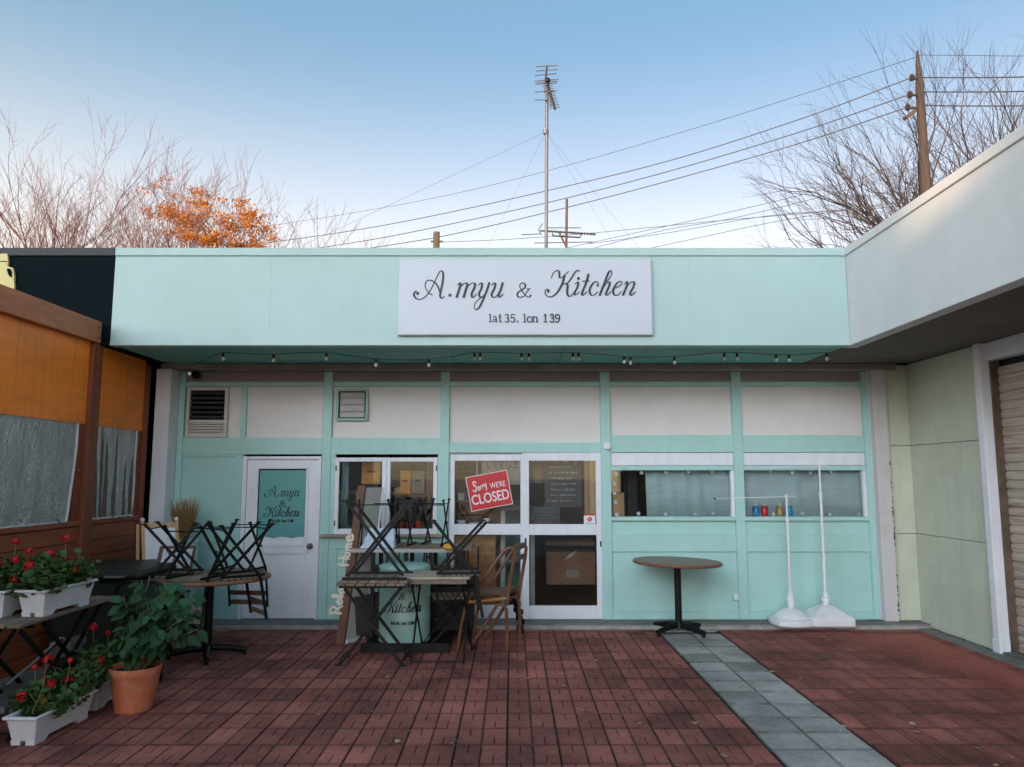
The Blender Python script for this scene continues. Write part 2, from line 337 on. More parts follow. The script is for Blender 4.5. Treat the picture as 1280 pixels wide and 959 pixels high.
def paving_mat(name, base, dust, amount, cell, off=(.03+31*.31, -4.555+31*.31)):
    m = bpy.data.materials.new(name); m.use_nodes = True; t = m.node_tree; N = t.nodes; L = t.links; p = N['Principled BSDF']
    p.inputs['Roughness'].default_value = .86; p.inputs['Specular IOR Level'].default_value = .3
    g = N.new('ShaderNodeNewGeometry'); pos = g.outputs['Position']
    def noise(s, d=6, r=.65):
        n = N.new('ShaderNodeTexNoise'); n.inputs['Scale'].default_value = s; n.inputs['Detail'].default_value = d; n.inputs['Roughness'].default_value = r
        L.new(pos, n.inputs['Vector']); return n.outputs[0]
    def rng(v, a, b, c, d):
        r = N.new('ShaderNodeMapRange'); r.inputs[1].default_value = a; r.inputs[2].default_value = b; r.inputs[3].default_value = c; r.inputs[4].default_value = d
        L.new(v, r.inputs[0]); return r.outputs[0]
    def mul(a, b):
        r = N.new('ShaderNodeMath'); r.operation = 'MULTIPLY'; L.new(a, r.inputs[0]); L.new(b, r.inputs[1]); return r.outputs[0]
    # one tone per half tile
    sn = N.new('ShaderNodeVectorMath'); sn.operation = 'SNAP'; sn.inputs[1].default_value = (*cell, 10)
    ad = N.new('ShaderNodeVectorMath'); ad.operation = 'ADD'; ad.inputs[1].default_value = (*off, 5); L.new(pos, ad.inputs[0]); L.new(ad.outputs[0], sn.inputs[0])
    wn = N.new('ShaderNodeTexWhiteNoise'); L.new(sn.outputs[0], wn.inputs['Vector'])
    v = mul(rng(wn.outputs[0], 0, 1, .74, 1.28), rng(noise(1.2, 8), .32, .68, .46, 1.42))
    v = mul(v, rng(noise(26, 8, .75), .3, .7, .78, 1.2))
    sc_ = N.new('ShaderNodeVectorMath'); sc_.operation = 'SCALE'; sc_.inputs[0].default_value = base; L.new(v, sc_.inputs['Scale'])
    mx = N.new('ShaderNodeMix'); mx.data_type = 'RGBA'; L.new(rng(noise(7, 8, .75), .56, .80, 0, amount), mx.inputs[0]); L.new(sc_.outputs[0], mx.inputs[6]); mx.inputs[7].default_value = (*dust, 1)
    # black grime gathered along the joints
    fr = N.new('ShaderNodeVectorMath'); fr.operation = 'SUBTRACT'; L.new(ad.outputs[0], fr.inputs[0]); L.new(sn.outputs[0], fr.inputs[1])
    se = N.new('ShaderNodeSeparateXYZ'); L.new(fr.outputs[0], se.inputs[0])
    def edge(v, size, wid):
        pp = N.new('ShaderNodeMath'); pp.operation = 'PINGPONG'; pp.inputs[1].default_value = size/2; L.new(v, pp.inputs[0]); return rng(pp.outputs[0], .004, wid, 1, 0)
    em = N.new('ShaderNodeMath'); em.operation = 'MAXIMUM'; L.new(edge(se.outputs[0], cell[0], .015), em.inputs[0]); L.new(edge(se.outputs[1], cell[1], .030), em.inputs[1])
    g2 = N.new('ShaderNodeMix'); g2.data_type = 'RGBA'; L.new(mul(em.outputs[0], rng(noise(9, 8, .75), .3, .68, .0, .9)), g2.inputs[0]); L.new(mx.outputs[2], g2.inputs[6]); g2.inputs[7].default_value = (.03, .022, .021, 1)
    L.new(g2.outputs[2], p.inputs['Base Color'])
    b = N.new('ShaderNodeBump'); b.inputs['Strength'].default_value = .45; b.inputs['Distance'].default_value = .006
    L.new(noise(180, 3), b.inputs['Height']); L.new(b.outputs[0], p.inputs['Normal']); return m
red_tile = paving_mat('red_rubber_tile', (.31, .104, .085), (.46, .22, .18), .5, (.155, .31))
grey_tile = paving_mat('grey_concrete_slab', (.36, .345, .325), (.54, .52, .49), .65, (.308, .31), (-1.536+.308*11, -4.47+31*.31))
bed_m = M('joint_sand', (.012, .011, .011), .95, var=.4, vscale=20)
PX0, PX1, PY0, PY1 = -6.2, 4.50, 1.1, 8.41
paving = B(PX0, 4.47, PY0, 8.405, -.045, -.016).build('paving', bed_m, kind='structure')
T = .31
def half(mb, x0, x1, y0, y1, far):
    s = (x0+x1)/2; k = .0032; dpt = (y1-y0)*.46
    if far: pl = [(x0, y0), (x1, y0), (x1, y1), (s+k, y1), (s+k, y1-dpt), (s-k, y1-dpt), (s-k, y1), (x0, y1)]
    else: pl = [(x0, y0), (s-k, y0), (s-k, y0+dpt), (s+k, y0+dpt), (s+k, y0), (x1, y0), (x1, y1), (x0, y1)]
    n = len(pl); mb.add([(x, y, 0) for x, y in pl]+[(x, y, -.017) for x, y in pl],
                        [tuple(range(n))]+[(i, n+i, n+(i+1) % n, (i+1) % n)[::-1] for i in range(n)][::1])
def tile_mb(x, y, ln=T):
    mb = MB(); half(mb, x-.155+.005, x-.0025, y-ln/2+.005, y+ln/2-.005, True); half(mb, x+.0025, x+.155-.005, y-ln/2+.005, y+ln/2-.005, False); return mb
def fix_normals(o):
    bm = bmesh.new(); bm.from_mesh(o.data); bmesh.ops.recalc_face_normals(bm, faces=bm.faces); bm.to_mesh(o.data); bm.free(); return o
proto = fix_normals(tile_mb(0, 0).build('paving_tile', red_tile, paving)); first = True
rest = MB(); cells = []
for j in range(-11, 13):
    yc = 4.555+T*(j+.5)
    ln = T
    if yc+T/2 > 8.41: ln = 8.41-(yc-T/2); yc = yc-T/2+ln/2
    if ln < .05: continue
    for i in range(-20, 16):
        xc = -.03+T*(i+.5)
        if 1.5 < xc < 2.17: continue
        if xc > 2: xc += .035
        if xc > 4.36 or xc < -6: continue
        hw = .666*(yc+.15)*.9926+.1
        vis = abs(xc) < hw+.1 and yc > 4.2 and xc > -3.9 and ln == T
        cells.append((vis, yc, xc, ln))
vis = sorted([c for c in cells if c[0]], key=lambda c: c[1])[:300]
vs_ = set(vis)
for c in cells:
    _, yc, xc, ln = c
    if c in vs_:
        o = proto if first else proto.copy()
        if not first: COL.objects.link(o); o.parent = paving
        first = False
        o.location = (xc+R.uniform(-.001, .001), yc, R.uniform(-.0022, .0012)); o.rotation_euler = (R.uniform(-.004, .004), R.uniform(-.005, .005), R.uniform(-.004, .004))
    else:
        m = tile_mb(xc, yc, ln); dz = R.uniform(-.002, .001)
        rest.add([v+Vector((0, 0, dz)) for v in m.v], m.f)
fix_normals(rest.build('paving_tile_field', red_tile, paving, kind='stuff'))
slab = B(-.148, .148, -.152, .152, -.017, .001).build('paving_slab', grey_tile, paving, bevel=.003); fs_ = True
for j in range(-11, 13):
    yc = 4.47+T*(j+.5)
    if yc > 8.26: continue
    for k in (0, 1):
        o = slab if fs_ else slab.copy()
        if not fs_: COL.objects.link(o); o.parent = paving
        fs_ = False
        o.location = (1.69+.308*k, yc, R.uniform(-.002, .002)); o.rotation_euler = (R.uniform(-.004, .004), R.uniform(-.006, .006), R.uniform(-.006, .006))
B(1.535, 2.155, 8.34, 8.405, -.016, .0).build('paving_slab', grey_tile, paving)
# concrete kerb under the shop front, with its pale front edge
kerb = B(-4.6, 4.50, 8.46, 9.0, -.04, .045).build('kerb', concrete, kind='structure', bevel=.006)
B(-4.6, 4.50, 8.412, 8.457, -.04, .035).build('kerb_edge', concrete_lt, kerb, bevel=.006)
B(4.30, 4.52, -4, 8.40, -.04, .012).build('kerb', concrete, kind='structure', bevel=.004)

# red grit spread over the tiles by the right hand wall
def grit():
    m = bpy.data.materials.new('red_grit'); m.use_nodes = True; t = m.node_tree; N = t.nodes; L = t.links; p = N['Principled BSDF']
    p.inputs['Roughness'].default_value = .95; p.inputs['Specular IOR Level'].default_value = .15
    at = N.new('ShaderNodeAttribute'); at.attribute_name = 'cover'
    g = N.new('ShaderNodeNewGeometry'); n = N.new('ShaderNodeTexNoise'); n.inputs['Scale'].default_value = 9; n.inputs['Detail'].default_value = 12; n.inputs['Roughness'].default_value = .72
    L.new(g.outputs['Position'], n.inputs['Vector'])
    a = N.new('ShaderNodeMath'); a.operation = 'ADD'; L.new(at.outputs['Fac'], a.inputs[0]); L.new(n.outputs[0], a.inputs[1])
    r = N.new('ShaderNodeMapRange'); r.inputs[1].default_value = .74; r.inputs[2].default_value = 1.42; r.inputs[4].default_value = .9; L.new(a.outputs[0], r.inputs[0]); L.new(r.outputs[0], p.inputs['Alpha'])
    n2 = N.new('ShaderNodeTexNoise'); n2.inputs['Scale'].default_value = 2.2; n2.inputs['Detail'].default_value = 10; L.new(g.outputs['Position'], n2.inputs['Vector'])
    cr = N.new('ShaderNodeMix'); cr.data_type = 'RGBA'; cr.inputs[6].default_value = (.30, .085, .068, 1); cr.inputs[7].default_value = (.56, .20, .155, 1)
    L.new(n2.outputs[0], cr.inputs[0]); L.new(cr.outputs[2], p.inputs['Base Color']); return m
mb = MB(); nx, ny = 24, 30; cov = []
for j in range(ny+1):
    for i in range(nx+1):
        x = 2.0+2.35*i/nx; y = 4.2+4.2*j/ny; mb.v.append(Vector((x, y, .003)))
        e = min(1, (4.45-x)/.25); near = max(0, 1-abs(x-(4.1-(y-6)*.06))/(.5+.42*max(0, y-5.6)))*1.1
        edge = min(i, nx-i, j, ny-j)/2.
        cov.append(min(1, edge)*(near*.95) - (1-min(1, edge))*.6)
for j in range(ny):
    for i in range(nx): q = j*(nx+1)+i; mb.f.append((q, q+1, q+nx+2, q+nx+1))
o = mb.build('red_grit', grit(), kind='stuff')
at = o.data.attributes.new('cover', 'FLOAT', 'POINT'); at.data.foreach_set('value', cov)

# ================================================================== MAIN SHOP
shop = thing('shop_building', 'mint green single storey cafe front with flat fascia and white sliding doors', 'building', (0, FY, 0))
def P(name, x0, y0, x1, y1, Yf, thick, mat, parent=shop, bevel=.004):
    a, b, c, d = rect(x0, y0, x1, y1, Yf); return B(a, b, Yf, Yf+thick, c, d).build(name, mat, parent, bevel)
Yf = 7.35; ZB = 2.87; ZT = 3.84
zc = 3.76
fxs = [-3.895, W(338, 370, Yf).x, W(862, 370, Yf).x, 3.275]
for k in range(3): B(fxs[k]+(.0007 if k else 0), fxs[k+1]-(.0007 if k < 2 else 0), Yf, Yf+.12, ZB, zc).build('fascia_sheet', mint_fascia, shop)
B(-3.895, 3.28, Yf-.018, Yf+.16, zc+.001, ZT).build('coping', mint_fascia, shop, .004)
B(-3.895, 3.272, Yf-.008, Yf-.001, ZB+.001, ZB+.028).build('drip_edge', mint_fascia, shop)
B(-3.82, 4.9, Yf+.13, 12.42, 3.60, 3.70).build('roof', concrete, shop)
# soffit boards
xs = [-3.88, -2.62, -1.42, -.62, .52, 1.35, 2.30, 3.27]
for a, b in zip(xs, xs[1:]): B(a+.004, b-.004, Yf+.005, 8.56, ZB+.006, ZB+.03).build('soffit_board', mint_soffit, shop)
B(-3.80, 4.75, Yf+.125, 9.2, ZB+.035, ZB+.06).build('soffit_backing', dark_paint, shop)
B(4.76, 4.9, 8.80, 12.30, 0, 3.595).build('side_wall', concrete, shop)
vb = MB()
for k in range(26): vb.box(-.6+k*.043, -.6+k*.043+.012, 7.95, 8.35, ZB+.002, ZB+.0055)
vb.build('soffit_vent', mint_soffit, shop)
beam_m = M('grey_brown_beam', (.30, .26, .24), .8, var=.2, vscale=4)
zbm = W(640, 462, 8.57).z; B(-3.95, 4.33, 8.57, FY+.02, zbm, ZB+.004).build('header_beam', beam_m, shop, .004)
# left and right white end columns
xl0 = W(196, 460, 8.5).x
B(xl0, xl0+.165, 8.50, 8.80, .0, zbm-.002).build('column', white, shop, .005)
xr0 = W(1089, 460, 8.60).x; xr1 = W(1106, 460, 8.60).x
rc = M('chipped_white_paint', (.62, .60, .62), .6, var=.06, dirt=(.40, .37, .34), dscale=3, damt=.5, bump=.1, bscale=40)
B(xr0, xr1, 8.60, 8.80, .046, zbm-.002).build('column', rc, shop, .005)
mb = MB()
for k in range(34):
    z = .1+1.75*R.random()**1.3; hh = R.uniform(.006, .035); ww = R.uniform(.004, .016); mb.box(xr1-ww, xr1+.0015, 8.5985, 8.612, z, z+hh)
mb.build('paint_chips', M('bare_patch', (.09, .06, .045), .9, var=.3, vscale=30), shop, kind='stuff')
# --- frame members (mint): posts then rails
Z0 = .046
def xline(px, py): return W(px, py, FY).x
posts = [(xline(226, 480), xline(232, 480)), (xline(405, 480), xline(416, 480)), (xline(551, 480), xline(562, 480)), (xline(750, 480), xline(762, 480)), (xline(914, 480), xline(926, 480)), (xline(1077, 480), xline(1084, 480))]
posts[0] = (xl0+.17, posts[0][1])
posts[5] = (posts[5][0], xline(1083.5, 480))
for a, b in posts: B(a, b, FY+.02, FY+.10, zbm-.002, ZB-.004).build('post_head', mint, shop)
for a, b in posts: B(a, b, FY, FY+.10, Z0, zbm-.003).build('post', mint, shop, .003)
B(posts[5][1]+.002, posts[5][1]+.03, FY-.03, FY+.10, Z0, zbm-.003).build('white_edge_strip', white, shop, .003)
B(posts[5][1]+.032, xr0+.02, FY+.02, FY+.12, Z0, zbm-.003).build('shadow_gap', black_metal, shop)
def zl(py): return W(640, py, FY).z
bays = [(posts[i][1]+.001, posts[i+1][0]-.001) for i in range(5)]
zr1a, zr1b = zl(483), zl(477)
for a, b in bays: B(a, b, FY+.012, FY+.10, zr1a, zr1b).build('rail', mint, shop, .003)
topstrip = M('clerestory_board', (.36, .30, .29), .85, var=.12, vscale=40, bump=.3, bscale=120)
for a, b in bays: B(a, b, FY+.05, FY+.10, zr1b+.002, ZB-.004).build('clerestory_panel', topstrip, shop)
xm0, xm1 = xline(301, 510), xline(307.5, 510)            # small post in the first bay
B(xm0, xm1, FY+.006, FY+.10, zl(548)+.001, zr1a-.001).build('post', mint, shop, .003)
def grey(a, b, zb): B(a+.001, b-.001, FY+.045, FY+.09, zb, zr1a-.001).build('stucco_panel', stucco, shop)
zmid_t, zmid_b = zl(547), zl(568)
grey(bays[0][0], xm0, zmid_t+.001); grey(xm1, bays[0][1], zmid_t+.001); grey(*bays[1], zmid_t+.001)
zc_t, zc_b = zl(553), zl(566)
grey(*bays[2], zc_t+.001); zr_t, zr_b = zl(544), zl(565.5); grey(*bays[3], zr_t+.001); grey(*bays[4], zr_t+.001)
for i, (t_, b_) in enumerate([(zmid_t, zmid_b), (zmid_t, zmid_b), (zc_t, zc_b), (zr_t, zr_b), (zr_t, zr_b)]):
    B(*bays[i], FY+.004, FY+.10, b_, t_).build('rail', mint, shop, .003)
# bay 1: recessed panels left of the door
dx0, dx1 = xline(300, 670), xline(399, 670)
B(dx0-.085, dx0-.004, FY+.006, FY+.10, Z0, zmid_b-.001).build('post', mint, shop, .003)
bx0, bx1 = bays[0][0], dx0-.087
zmidp = zl(676)
B(bx0, bx1, FY+.022, FY+.06, Z0+.09, zmidp-.03).build('wall_panel', mint, shop)
B(bx0, bx1, FY+.022, FY+.06, zmidp+.03, zmid_b-.03).build('wall_panel', mint, shop)
for za, zb in ((Z0, Z0+.089), (zmidp-.029, zmidp+.029), (zmid_b-.029, zmid_b-.001)): B(bx0, bx1, FY+.008, FY+.07, za, zb).build('rail', mint, shop, .003)
B(dx1+.004, posts[1][0]-.001, FY+.008, FY+.09, Z0, zmid_b-.001).build('post', mint, shop, .003)
# bay 2: below the casement window
a, b = bays[1]; zs = zl(668)
B(a, b, FY+.022, FY+.06, Z0+.10, zs-.16).build('wall_panel', mint, shop); B(a, b, FY+.008, FY+.07, Z0, Z0+.099).build('rail', mint, shop, .003)
B(a, b, FY+.008, FY+.07, zs-.159, zs-.03).build('rail', mint, shop, .003)
B(a, a+.10, FY+.007, FY+.021, Z0+.101, zs-.161).build('post', mint, shop, .003)
B(a-.09, b+.06, FY-.07, FY+.09, zs-.028, zs).build('window_sill', old_wood_lt, shop, .004)
# bays 4, 5: panels and rails under the windows
for i in (3, 4):
    a, b = bays[i]
    zz = [Z0, zl(764.5), zl(690), zl(668), zl(651), zl(646)]
    B(a, b, FY+.006, FY+.09, zz[0], zz[1]).build('rail', mint, shop, .003)
    B(a, b, FY+.028, FY+.07, zz[1]+.001, zz[2]-.001).build('wall_panel', mint, shop)
    B(a, b, FY+.006, FY+.09, zz[2], zz[3]).build('rail', mint, shop, .003)
    B(a, b, FY+.028, FY+.07, zz[3]+.001, zz[4]-.001).build('wall_panel', mint, shop)
    B(a-.02 if i == 4 else a, b, FY-.018, FY+.12, zz[4], zz[5]).build('window_sill', mint, shop, .004)
    B(a, b, FY+.03, FY+.09, zl(581.5), zr_b-.001).build('white_panel', white, shop, .002)
    B(a, b, FY+.008, FY+.10, zl(588), zl(582)).build('rail', mint, shop, .003)
    wf = B(b-.035, b, FY+.02, FY+.09, zz[5]+.001, zl(588)-.001).build('window', white, shop, .002)
    B(a, b-.036, FY+.055, FY+.061, zz[5]+.001, zl(588)-.001).build('pane', glass, wf)
# louvre window, first bay
def rframe(mb, a, b, c, d, y0, y1, t, tb=None):
    tb = tb or t
    mb.box(a, a+t, y0, y1, c, d).box(b-t, b, y0, y1, c, d).box(a+t, b-t, y0, y1, d-t, d).box(a+t, b-t, y0, y1, c, c+tb); return mb
a, b, c, d = rect(233, 484.5, 284.5, 547, FY)
ivory = M('aged_white_frame', (.62, .60, .56), .6, var=.1, dirt=(.3, .25, .2), dscale=6, damt=.5)
lw = rframe(MB(), a, b, c, d, FY-.012, FY+.044, .035).build('louvre_window', ivory, shop, .003)
zs_ = c+(d-c)*.30
B(a+.036, b-.036, FY+.0, FY+.04, zs_, zs_+.03).build('crossbar', ivory, lw, .002)
dgl = M('dark_glass_slat', (.045, .05, .052), .15, var=.3, vscale=6, stretch=(1, 1, 9))
n = 6
for k in range(n):
    z = zs_+.035+(d-.04-zs_-.035)*(k+.5)/n; h = (d-.04-zs_-.035)/n*.62
    MB().bar((a+.038, FY+.01, z), (b-.05, FY+.01, z), .006, h, (0, .45, .9)).build('slat', dgl, lw)
for k in range(5):
    z = c+.045+k*.03
    MB().bar((a+.04, FY+.008, z), (b-.04, FY+.008, z), .005, .024, (0, .5, .9)).build('vent_slat', ivory, lw)
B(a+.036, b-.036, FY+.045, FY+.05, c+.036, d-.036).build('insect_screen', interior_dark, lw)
# small mint louvre window, second bay
a, b, c, d = rect(420, 486, 460, 526, FY)
lw = rframe(MB(), a, b, c, d, FY+.0, FY+.0445, .028).build('louvre_window', M('mint_frame', (.30, .48, .43), .5, var=.08), shop, .003)
frost = M('frosted_slat', (.42, .42, .42), .35, var=.12, vscale=8)
for k in range(4):
    hh = (d-c-.056)/4; z = c+.028+hh*(k+.5); MB().bar((a+.045, FY+.02, z), (b-.045, FY+.02, z), .005, hh*.93, (0, .22, .97)).build('slat', frost, lw)
rframe(MB(), a+.03, b-.03, c+.029, d-.029, FY+.008, FY+.03, .012).build('inner_frame', black_metal, lw)

# white plank door
zd0, zd1 = Z0, zl(570.5)
df = MB().box(dx0, dx0+.045, FY-.005, FY+.09, zd0, zd1).box(dx1-.03, dx1, FY-.005, FY+.09, zd0, zd1).box(dx0+.045, dx1-.03, FY-.005, FY+.09, zd1-.035, zd1).build('entrance_door', white, shop, .003)
da, db = dx0+.048, dx1-.033
wd = rect(321, 585, 383, 681, FY+.02)
dleaf = MB()
dleaf.box(da, wd[0], FY+.02, FY+.055, zd0+.01, zd1-.038).box(wd[1], db, FY+.02, FY+.055, zd0+.01, zd1-.038)
dleaf.box(wd[0], wd[1], FY+.02, FY+.055, wd[3], zd1-.038).box(wd[0], wd[1], FY+.02, FY+.055, zd0+.01, wd[2])
dleaf.build('leaf', white, df)
rframe(MB(), wd[0]-.02, wd[1]+.02, wd[2]-.02, wd[3]+.02, FY+.004, FY+.019, .03).build('window_bead', white, df, .003)
B(wd[0]-.02, wd[1]+.03, FY+.006, FY+.0195, wd[2]-.10, wd[2]-.022).build('lock_rail', white, df, .003)
B(wd[0]+.01, wd[1]-.01, FY+.035, FY+.04, wd[2]+.01, wd[3]-.01).build('pane', glass, df)
hx, hz = xline(387, 683), zl(683)
kb = MB(); kb.tube([(hx, FY+.02, hz), (hx, FY-.03, hz)], .012, 10).sphere((hx, FY-.045, hz), .026, 12, 8); kb.build('knob', steel, df, smooth=True)
MB().tube([(hx, FY+.0195, hz), (hx, FY+.010, hz)], .034, 14).build('rose', steel, df)

# casement window, second bay
a, b, c, d = rect(418, 572, 546.5, 665, FY); d = min(d, zmid_b-.002); c = zs+.001
for (p0, p1) in ((a, (a+b)/2-.001), ((a+b)/2+.001, b)):
    wn = rframe(MB(), p0, p1, c, d, FY-.002, FY+.055, .046, .06).build('casement_window', white, shop, .004)
    B(p0+.047, p1-.047, FY+.02, FY+.025, c+.061, d-.047).build('pane', glass, wn)
    hxx = p0+.012 if p0 == a else p1-.012
    for zq in (c+.12, d-.12): B(hxx-.006, hxx+.006, FY-.010, FY-.0025, zq-.03, zq+.03).build('hinge', black_metal, wn)
B(bays[1][0], a-.001, FY+.01, FY+.09, zs+.001, zmid_b-.001).build('post', mint, shop)
B(b+.001, bays[1][1], FY+.01, FY+.09, zs+.001, zmid_b-.001).build('post', mint, shop)
# sliding doors, third bay
a3, b3 = bays[2]; ztop = zc_b-.001; zbt = .05
xs_mid = xline(653, 670)
def leaf(x0, x1, y0, y1, gl, name='sliding_door'):
    l = MB(); sl, sr = gl
    zt, zm1, zm0, zb_ = zl(576), zl(655.5), zl(669), zl(757.5)
    l.box(x0, x0+sl, y0, y1, zbt, ztop).box(x1-sr, x1, y0, y1, zbt, ztop)
    for za, zb2 in ((zbt, zb_), (zm0, zm1), (zt, ztop)): l.box(x0+sl, x1-sr, y0+.003, y1-.003, za, zb2)
    o = l.build(name, white, shop, .003)
    ym = (y0+y1)/2
    B(x0+sl, x1-sr, ym, ym+.005, zm1, zt).build('pane', glass, o); B(x0+sl, x1-sr, ym, ym+.005, zb_, zm0).build('pane', glass, o)
    return o
ldoor = leaf(a3, xs_mid+.03, FY+.052, FY+.09, (.062, .05))
rdoor = leaf(xs_mid, b3, FY+.008, FY+.046, (.075, .06))
hxx, hz = xline(657, 678), zl(678)
B(hxx-.011, hxx+.011, FY+.004, FY+.0075, hz-.045, hz+.045).build('finger_pull', black_metal, rdoor, .003)
hxx, hz = xline(751, 680), zl(680)
B(hxx-.008, hxx+.008, FY+.004, FY+.0075, hz-.03, hz+.03).build('lock', black_metal, rdoor)
B(a3, b3, FY-.02, FY+.10, .0465, .0495).build('door_track', steel, shop)
# outlet, sensor, camera
ox, oz = xline(920, 745), zl(745)
oc = B(ox-.035, ox+.035, FY+.01, FY+.0275, oz-.06, oz+.06).build('outlet', mint, shop, .008); B(ox-.022, ox+.022, FY-.004, FY+.0095, oz-.045, oz+.02).build('outlet_cover', white, oc, .006)
sp = W(758.5, 558, FY); s_ = thing('door_sensor', 'small round white sensor fixed to the post right of the sliding doors', 'sensor', (sp.x, FY-.001, sp.z))
MB().tube([(sp.x, FY-.001, sp.z), (sp.x, FY-.045, sp.z+.006)], [.036, .042], 18).build('housing', white_plastic, s_, smooth=True)
MB().tube([(sp.x-.006, FY-.0455, sp.z+.004), (sp.x-.006, FY-.052, sp.z+.004)], [.028, .022], 16).build('lens', white_plastic, s_, smooth=True)
sp = W(248, 470, FY); s_ = thing('security_camera', 'dark dome camera high in the shadow above the louvre window', 'camera', (sp.x, FY-.02, sp.z))
MB().tube([(sp.x, FY+.012, sp.z), (sp.x, FY-.04, sp.z)], .03, 14).build('bracket', black_metal, s_); MB().sphere((sp.x, FY-.08, sp.z), .05, 14, 10).build('dome', black_metal, s_, smooth=True)

# interior room
def rframe_(a, b, c, d): return MB().box(a, a+.05, 12.301, 12.35, c, d).box(b-.05, b, 12.301, 12.35, c, d).box(a+.05, b-.05, 12.301, 12.35, d-.05, d).box(a+.05, b-.05, 12.301, 12.35, c, c+.05).build('added_rear_opening', white, shop)  # added opening that lets sky light reach the peach sheet
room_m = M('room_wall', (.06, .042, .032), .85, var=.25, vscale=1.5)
wx0, wx1, wz0, wz1 = 1.12, 1.80, .95, 2.25
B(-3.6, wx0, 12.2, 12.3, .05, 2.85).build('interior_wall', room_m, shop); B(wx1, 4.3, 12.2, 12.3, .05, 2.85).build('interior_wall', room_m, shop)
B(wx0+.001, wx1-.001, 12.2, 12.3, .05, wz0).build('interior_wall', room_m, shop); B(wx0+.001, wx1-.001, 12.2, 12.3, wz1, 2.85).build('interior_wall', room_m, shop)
rw_ = rframe_(wx0, wx1, wz0, wz1)
cu_ = MB(); nn_ = 40
for i in range(nn_+1):
    u = i/nn_; cu_.v += [Vector((wx0+(wx1-wx0)*u, 12.17+.012*sin(u*50), wz0-.05)), Vector((wx0+(wx1-wx0)*u, 12.17+.010*sin(u*47), wz1+.03))]
for i in range(nn_): cu_.f.append((2*i, 2*i+2, 2*i+3, 2*i+1))
pc_m = M('peach_reflection_sheet', (.92, .60, .33), .8, var=.06, vscale=3, trans=.93)  # added backlit sheet, stands in for warm orange reflections in the panes
tag(cu_.build('warm_reflection_sheet', pc_m, smooth=True), 'added peach sheet standing in for warm reflections beyond the right door leaf', 'curtain')
B(-3.7, -3.6, FY+.101, 12.3, .05, 2.85).build('interior_wall', room_m, shop); B(4.31, 4.4, FY+.101, 12.3, .05, 2.85).build('interior_wall', room_m, shop)
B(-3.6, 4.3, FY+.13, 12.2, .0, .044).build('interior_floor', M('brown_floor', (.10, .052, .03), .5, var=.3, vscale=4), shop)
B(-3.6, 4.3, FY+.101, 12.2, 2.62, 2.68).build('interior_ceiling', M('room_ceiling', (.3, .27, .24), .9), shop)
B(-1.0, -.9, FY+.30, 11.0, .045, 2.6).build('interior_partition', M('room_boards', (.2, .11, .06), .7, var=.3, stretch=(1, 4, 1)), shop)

# ---------------------------------------------------------------- sign board on the fascia
sa, sb, sc0, sd0 = rect(498.5, 325, 814, 418.5, Yf-.03)
sign = thing('sign_board', 'long white sign board on the mint fascia lettered in black script', 'sign', ((sa+sb)/2, Yf-.03, (sc0+sd0)/2))
B(sa, sb, Yf-.05, Yf-.001, sc0, sd0).build('board', signwhite, sign, .004)
rframe(MB(), sa-.006, sb+.006, sc0-.006, sd0+.006, Yf-.045, Yf-.0015, .0055).build('edge_trim', M('sign_edge', (.45, .5, .52), .4), sign)
def on_plane(Y): return lambda x, y, o: (lambda q: Vector((q.x, q.y-o, q.z)))(W(x, y, Y))
for nm, st in (('script_lettering', WORD_A), ('script_lettering', WORD_AND), ('script_lettering', WORD_K), ('serif_lettering', WORD_LAT)):
    fix_normals(strokes_mesh(MB(), st, on_plane(Yf-.0505), .003).build(nm, ink, sign))

# ---------------------------------------------------------------- poster on the door
pa, pb, pc, pd = rect(323.5, 588, 381.5, 672, FY+.03)
post_m = M('teal_poster_print', (.105, .36, .355), .35, var=.05, vscale=4)
po = thing('door_poster', 'teal poster with script lettering and wavy lower edge in the white door', 'poster', ((pa+pb)/2, FY+.03, pc))
mb = MB(); nn = 40
for i in range(nn+1):
    x = pa+(pb-pa)*i/nn; z = pc+.018*abs(sin(i/nn*pi*2.5+.5))-.01
    mb.v += [Vector((x, FY+.030, z)), Vector((x, FY+.030, pd)), Vector((x, FY+.0335, z)), Vector((x, FY+.0335, pd))]
for i in range(nn): q = 4*i; mb.f += [(q, q+4, q+5, q+1), (q+2, q+3, q+7, q+6), (q+1, q+5, q+7, q+3), (q, q+2, q+6, q+4)]
mb.f += [(0, 1, 3, 2), (4*nn, 4*nn+2, 4*nn+3, 4*nn+1)]
mb.build('sheet', post_m, po)
B(pa, pb, FY+.0338, FY+.0346, wd[2]+.002, pc+.03).build('white_border', white, po)
ps = shift(WORD_A, 0, 0, .393, 517, 332, 1.1); ps = shift(ps, 330-517, 605-332.0)
ps2 = shift(shift(WORD_AND, 0, 0, .46, 655, 362, 1.1), 353.5-655, 629.5-362)
ps3 = shift(shift(WORD_K, 0, 0, .393, 680, 337, 1.1), 329-680, 633-337)
ps4 = shift(shift(WORD_LAT, 0, 0, .30, 611, 398, 1.2), 340-611, 651-398)
fix_normals(strokes_mesh(MB(), ps+ps2+ps3+ps4, on_plane(FY+.0296), .0008).build('lettering', ink, po))

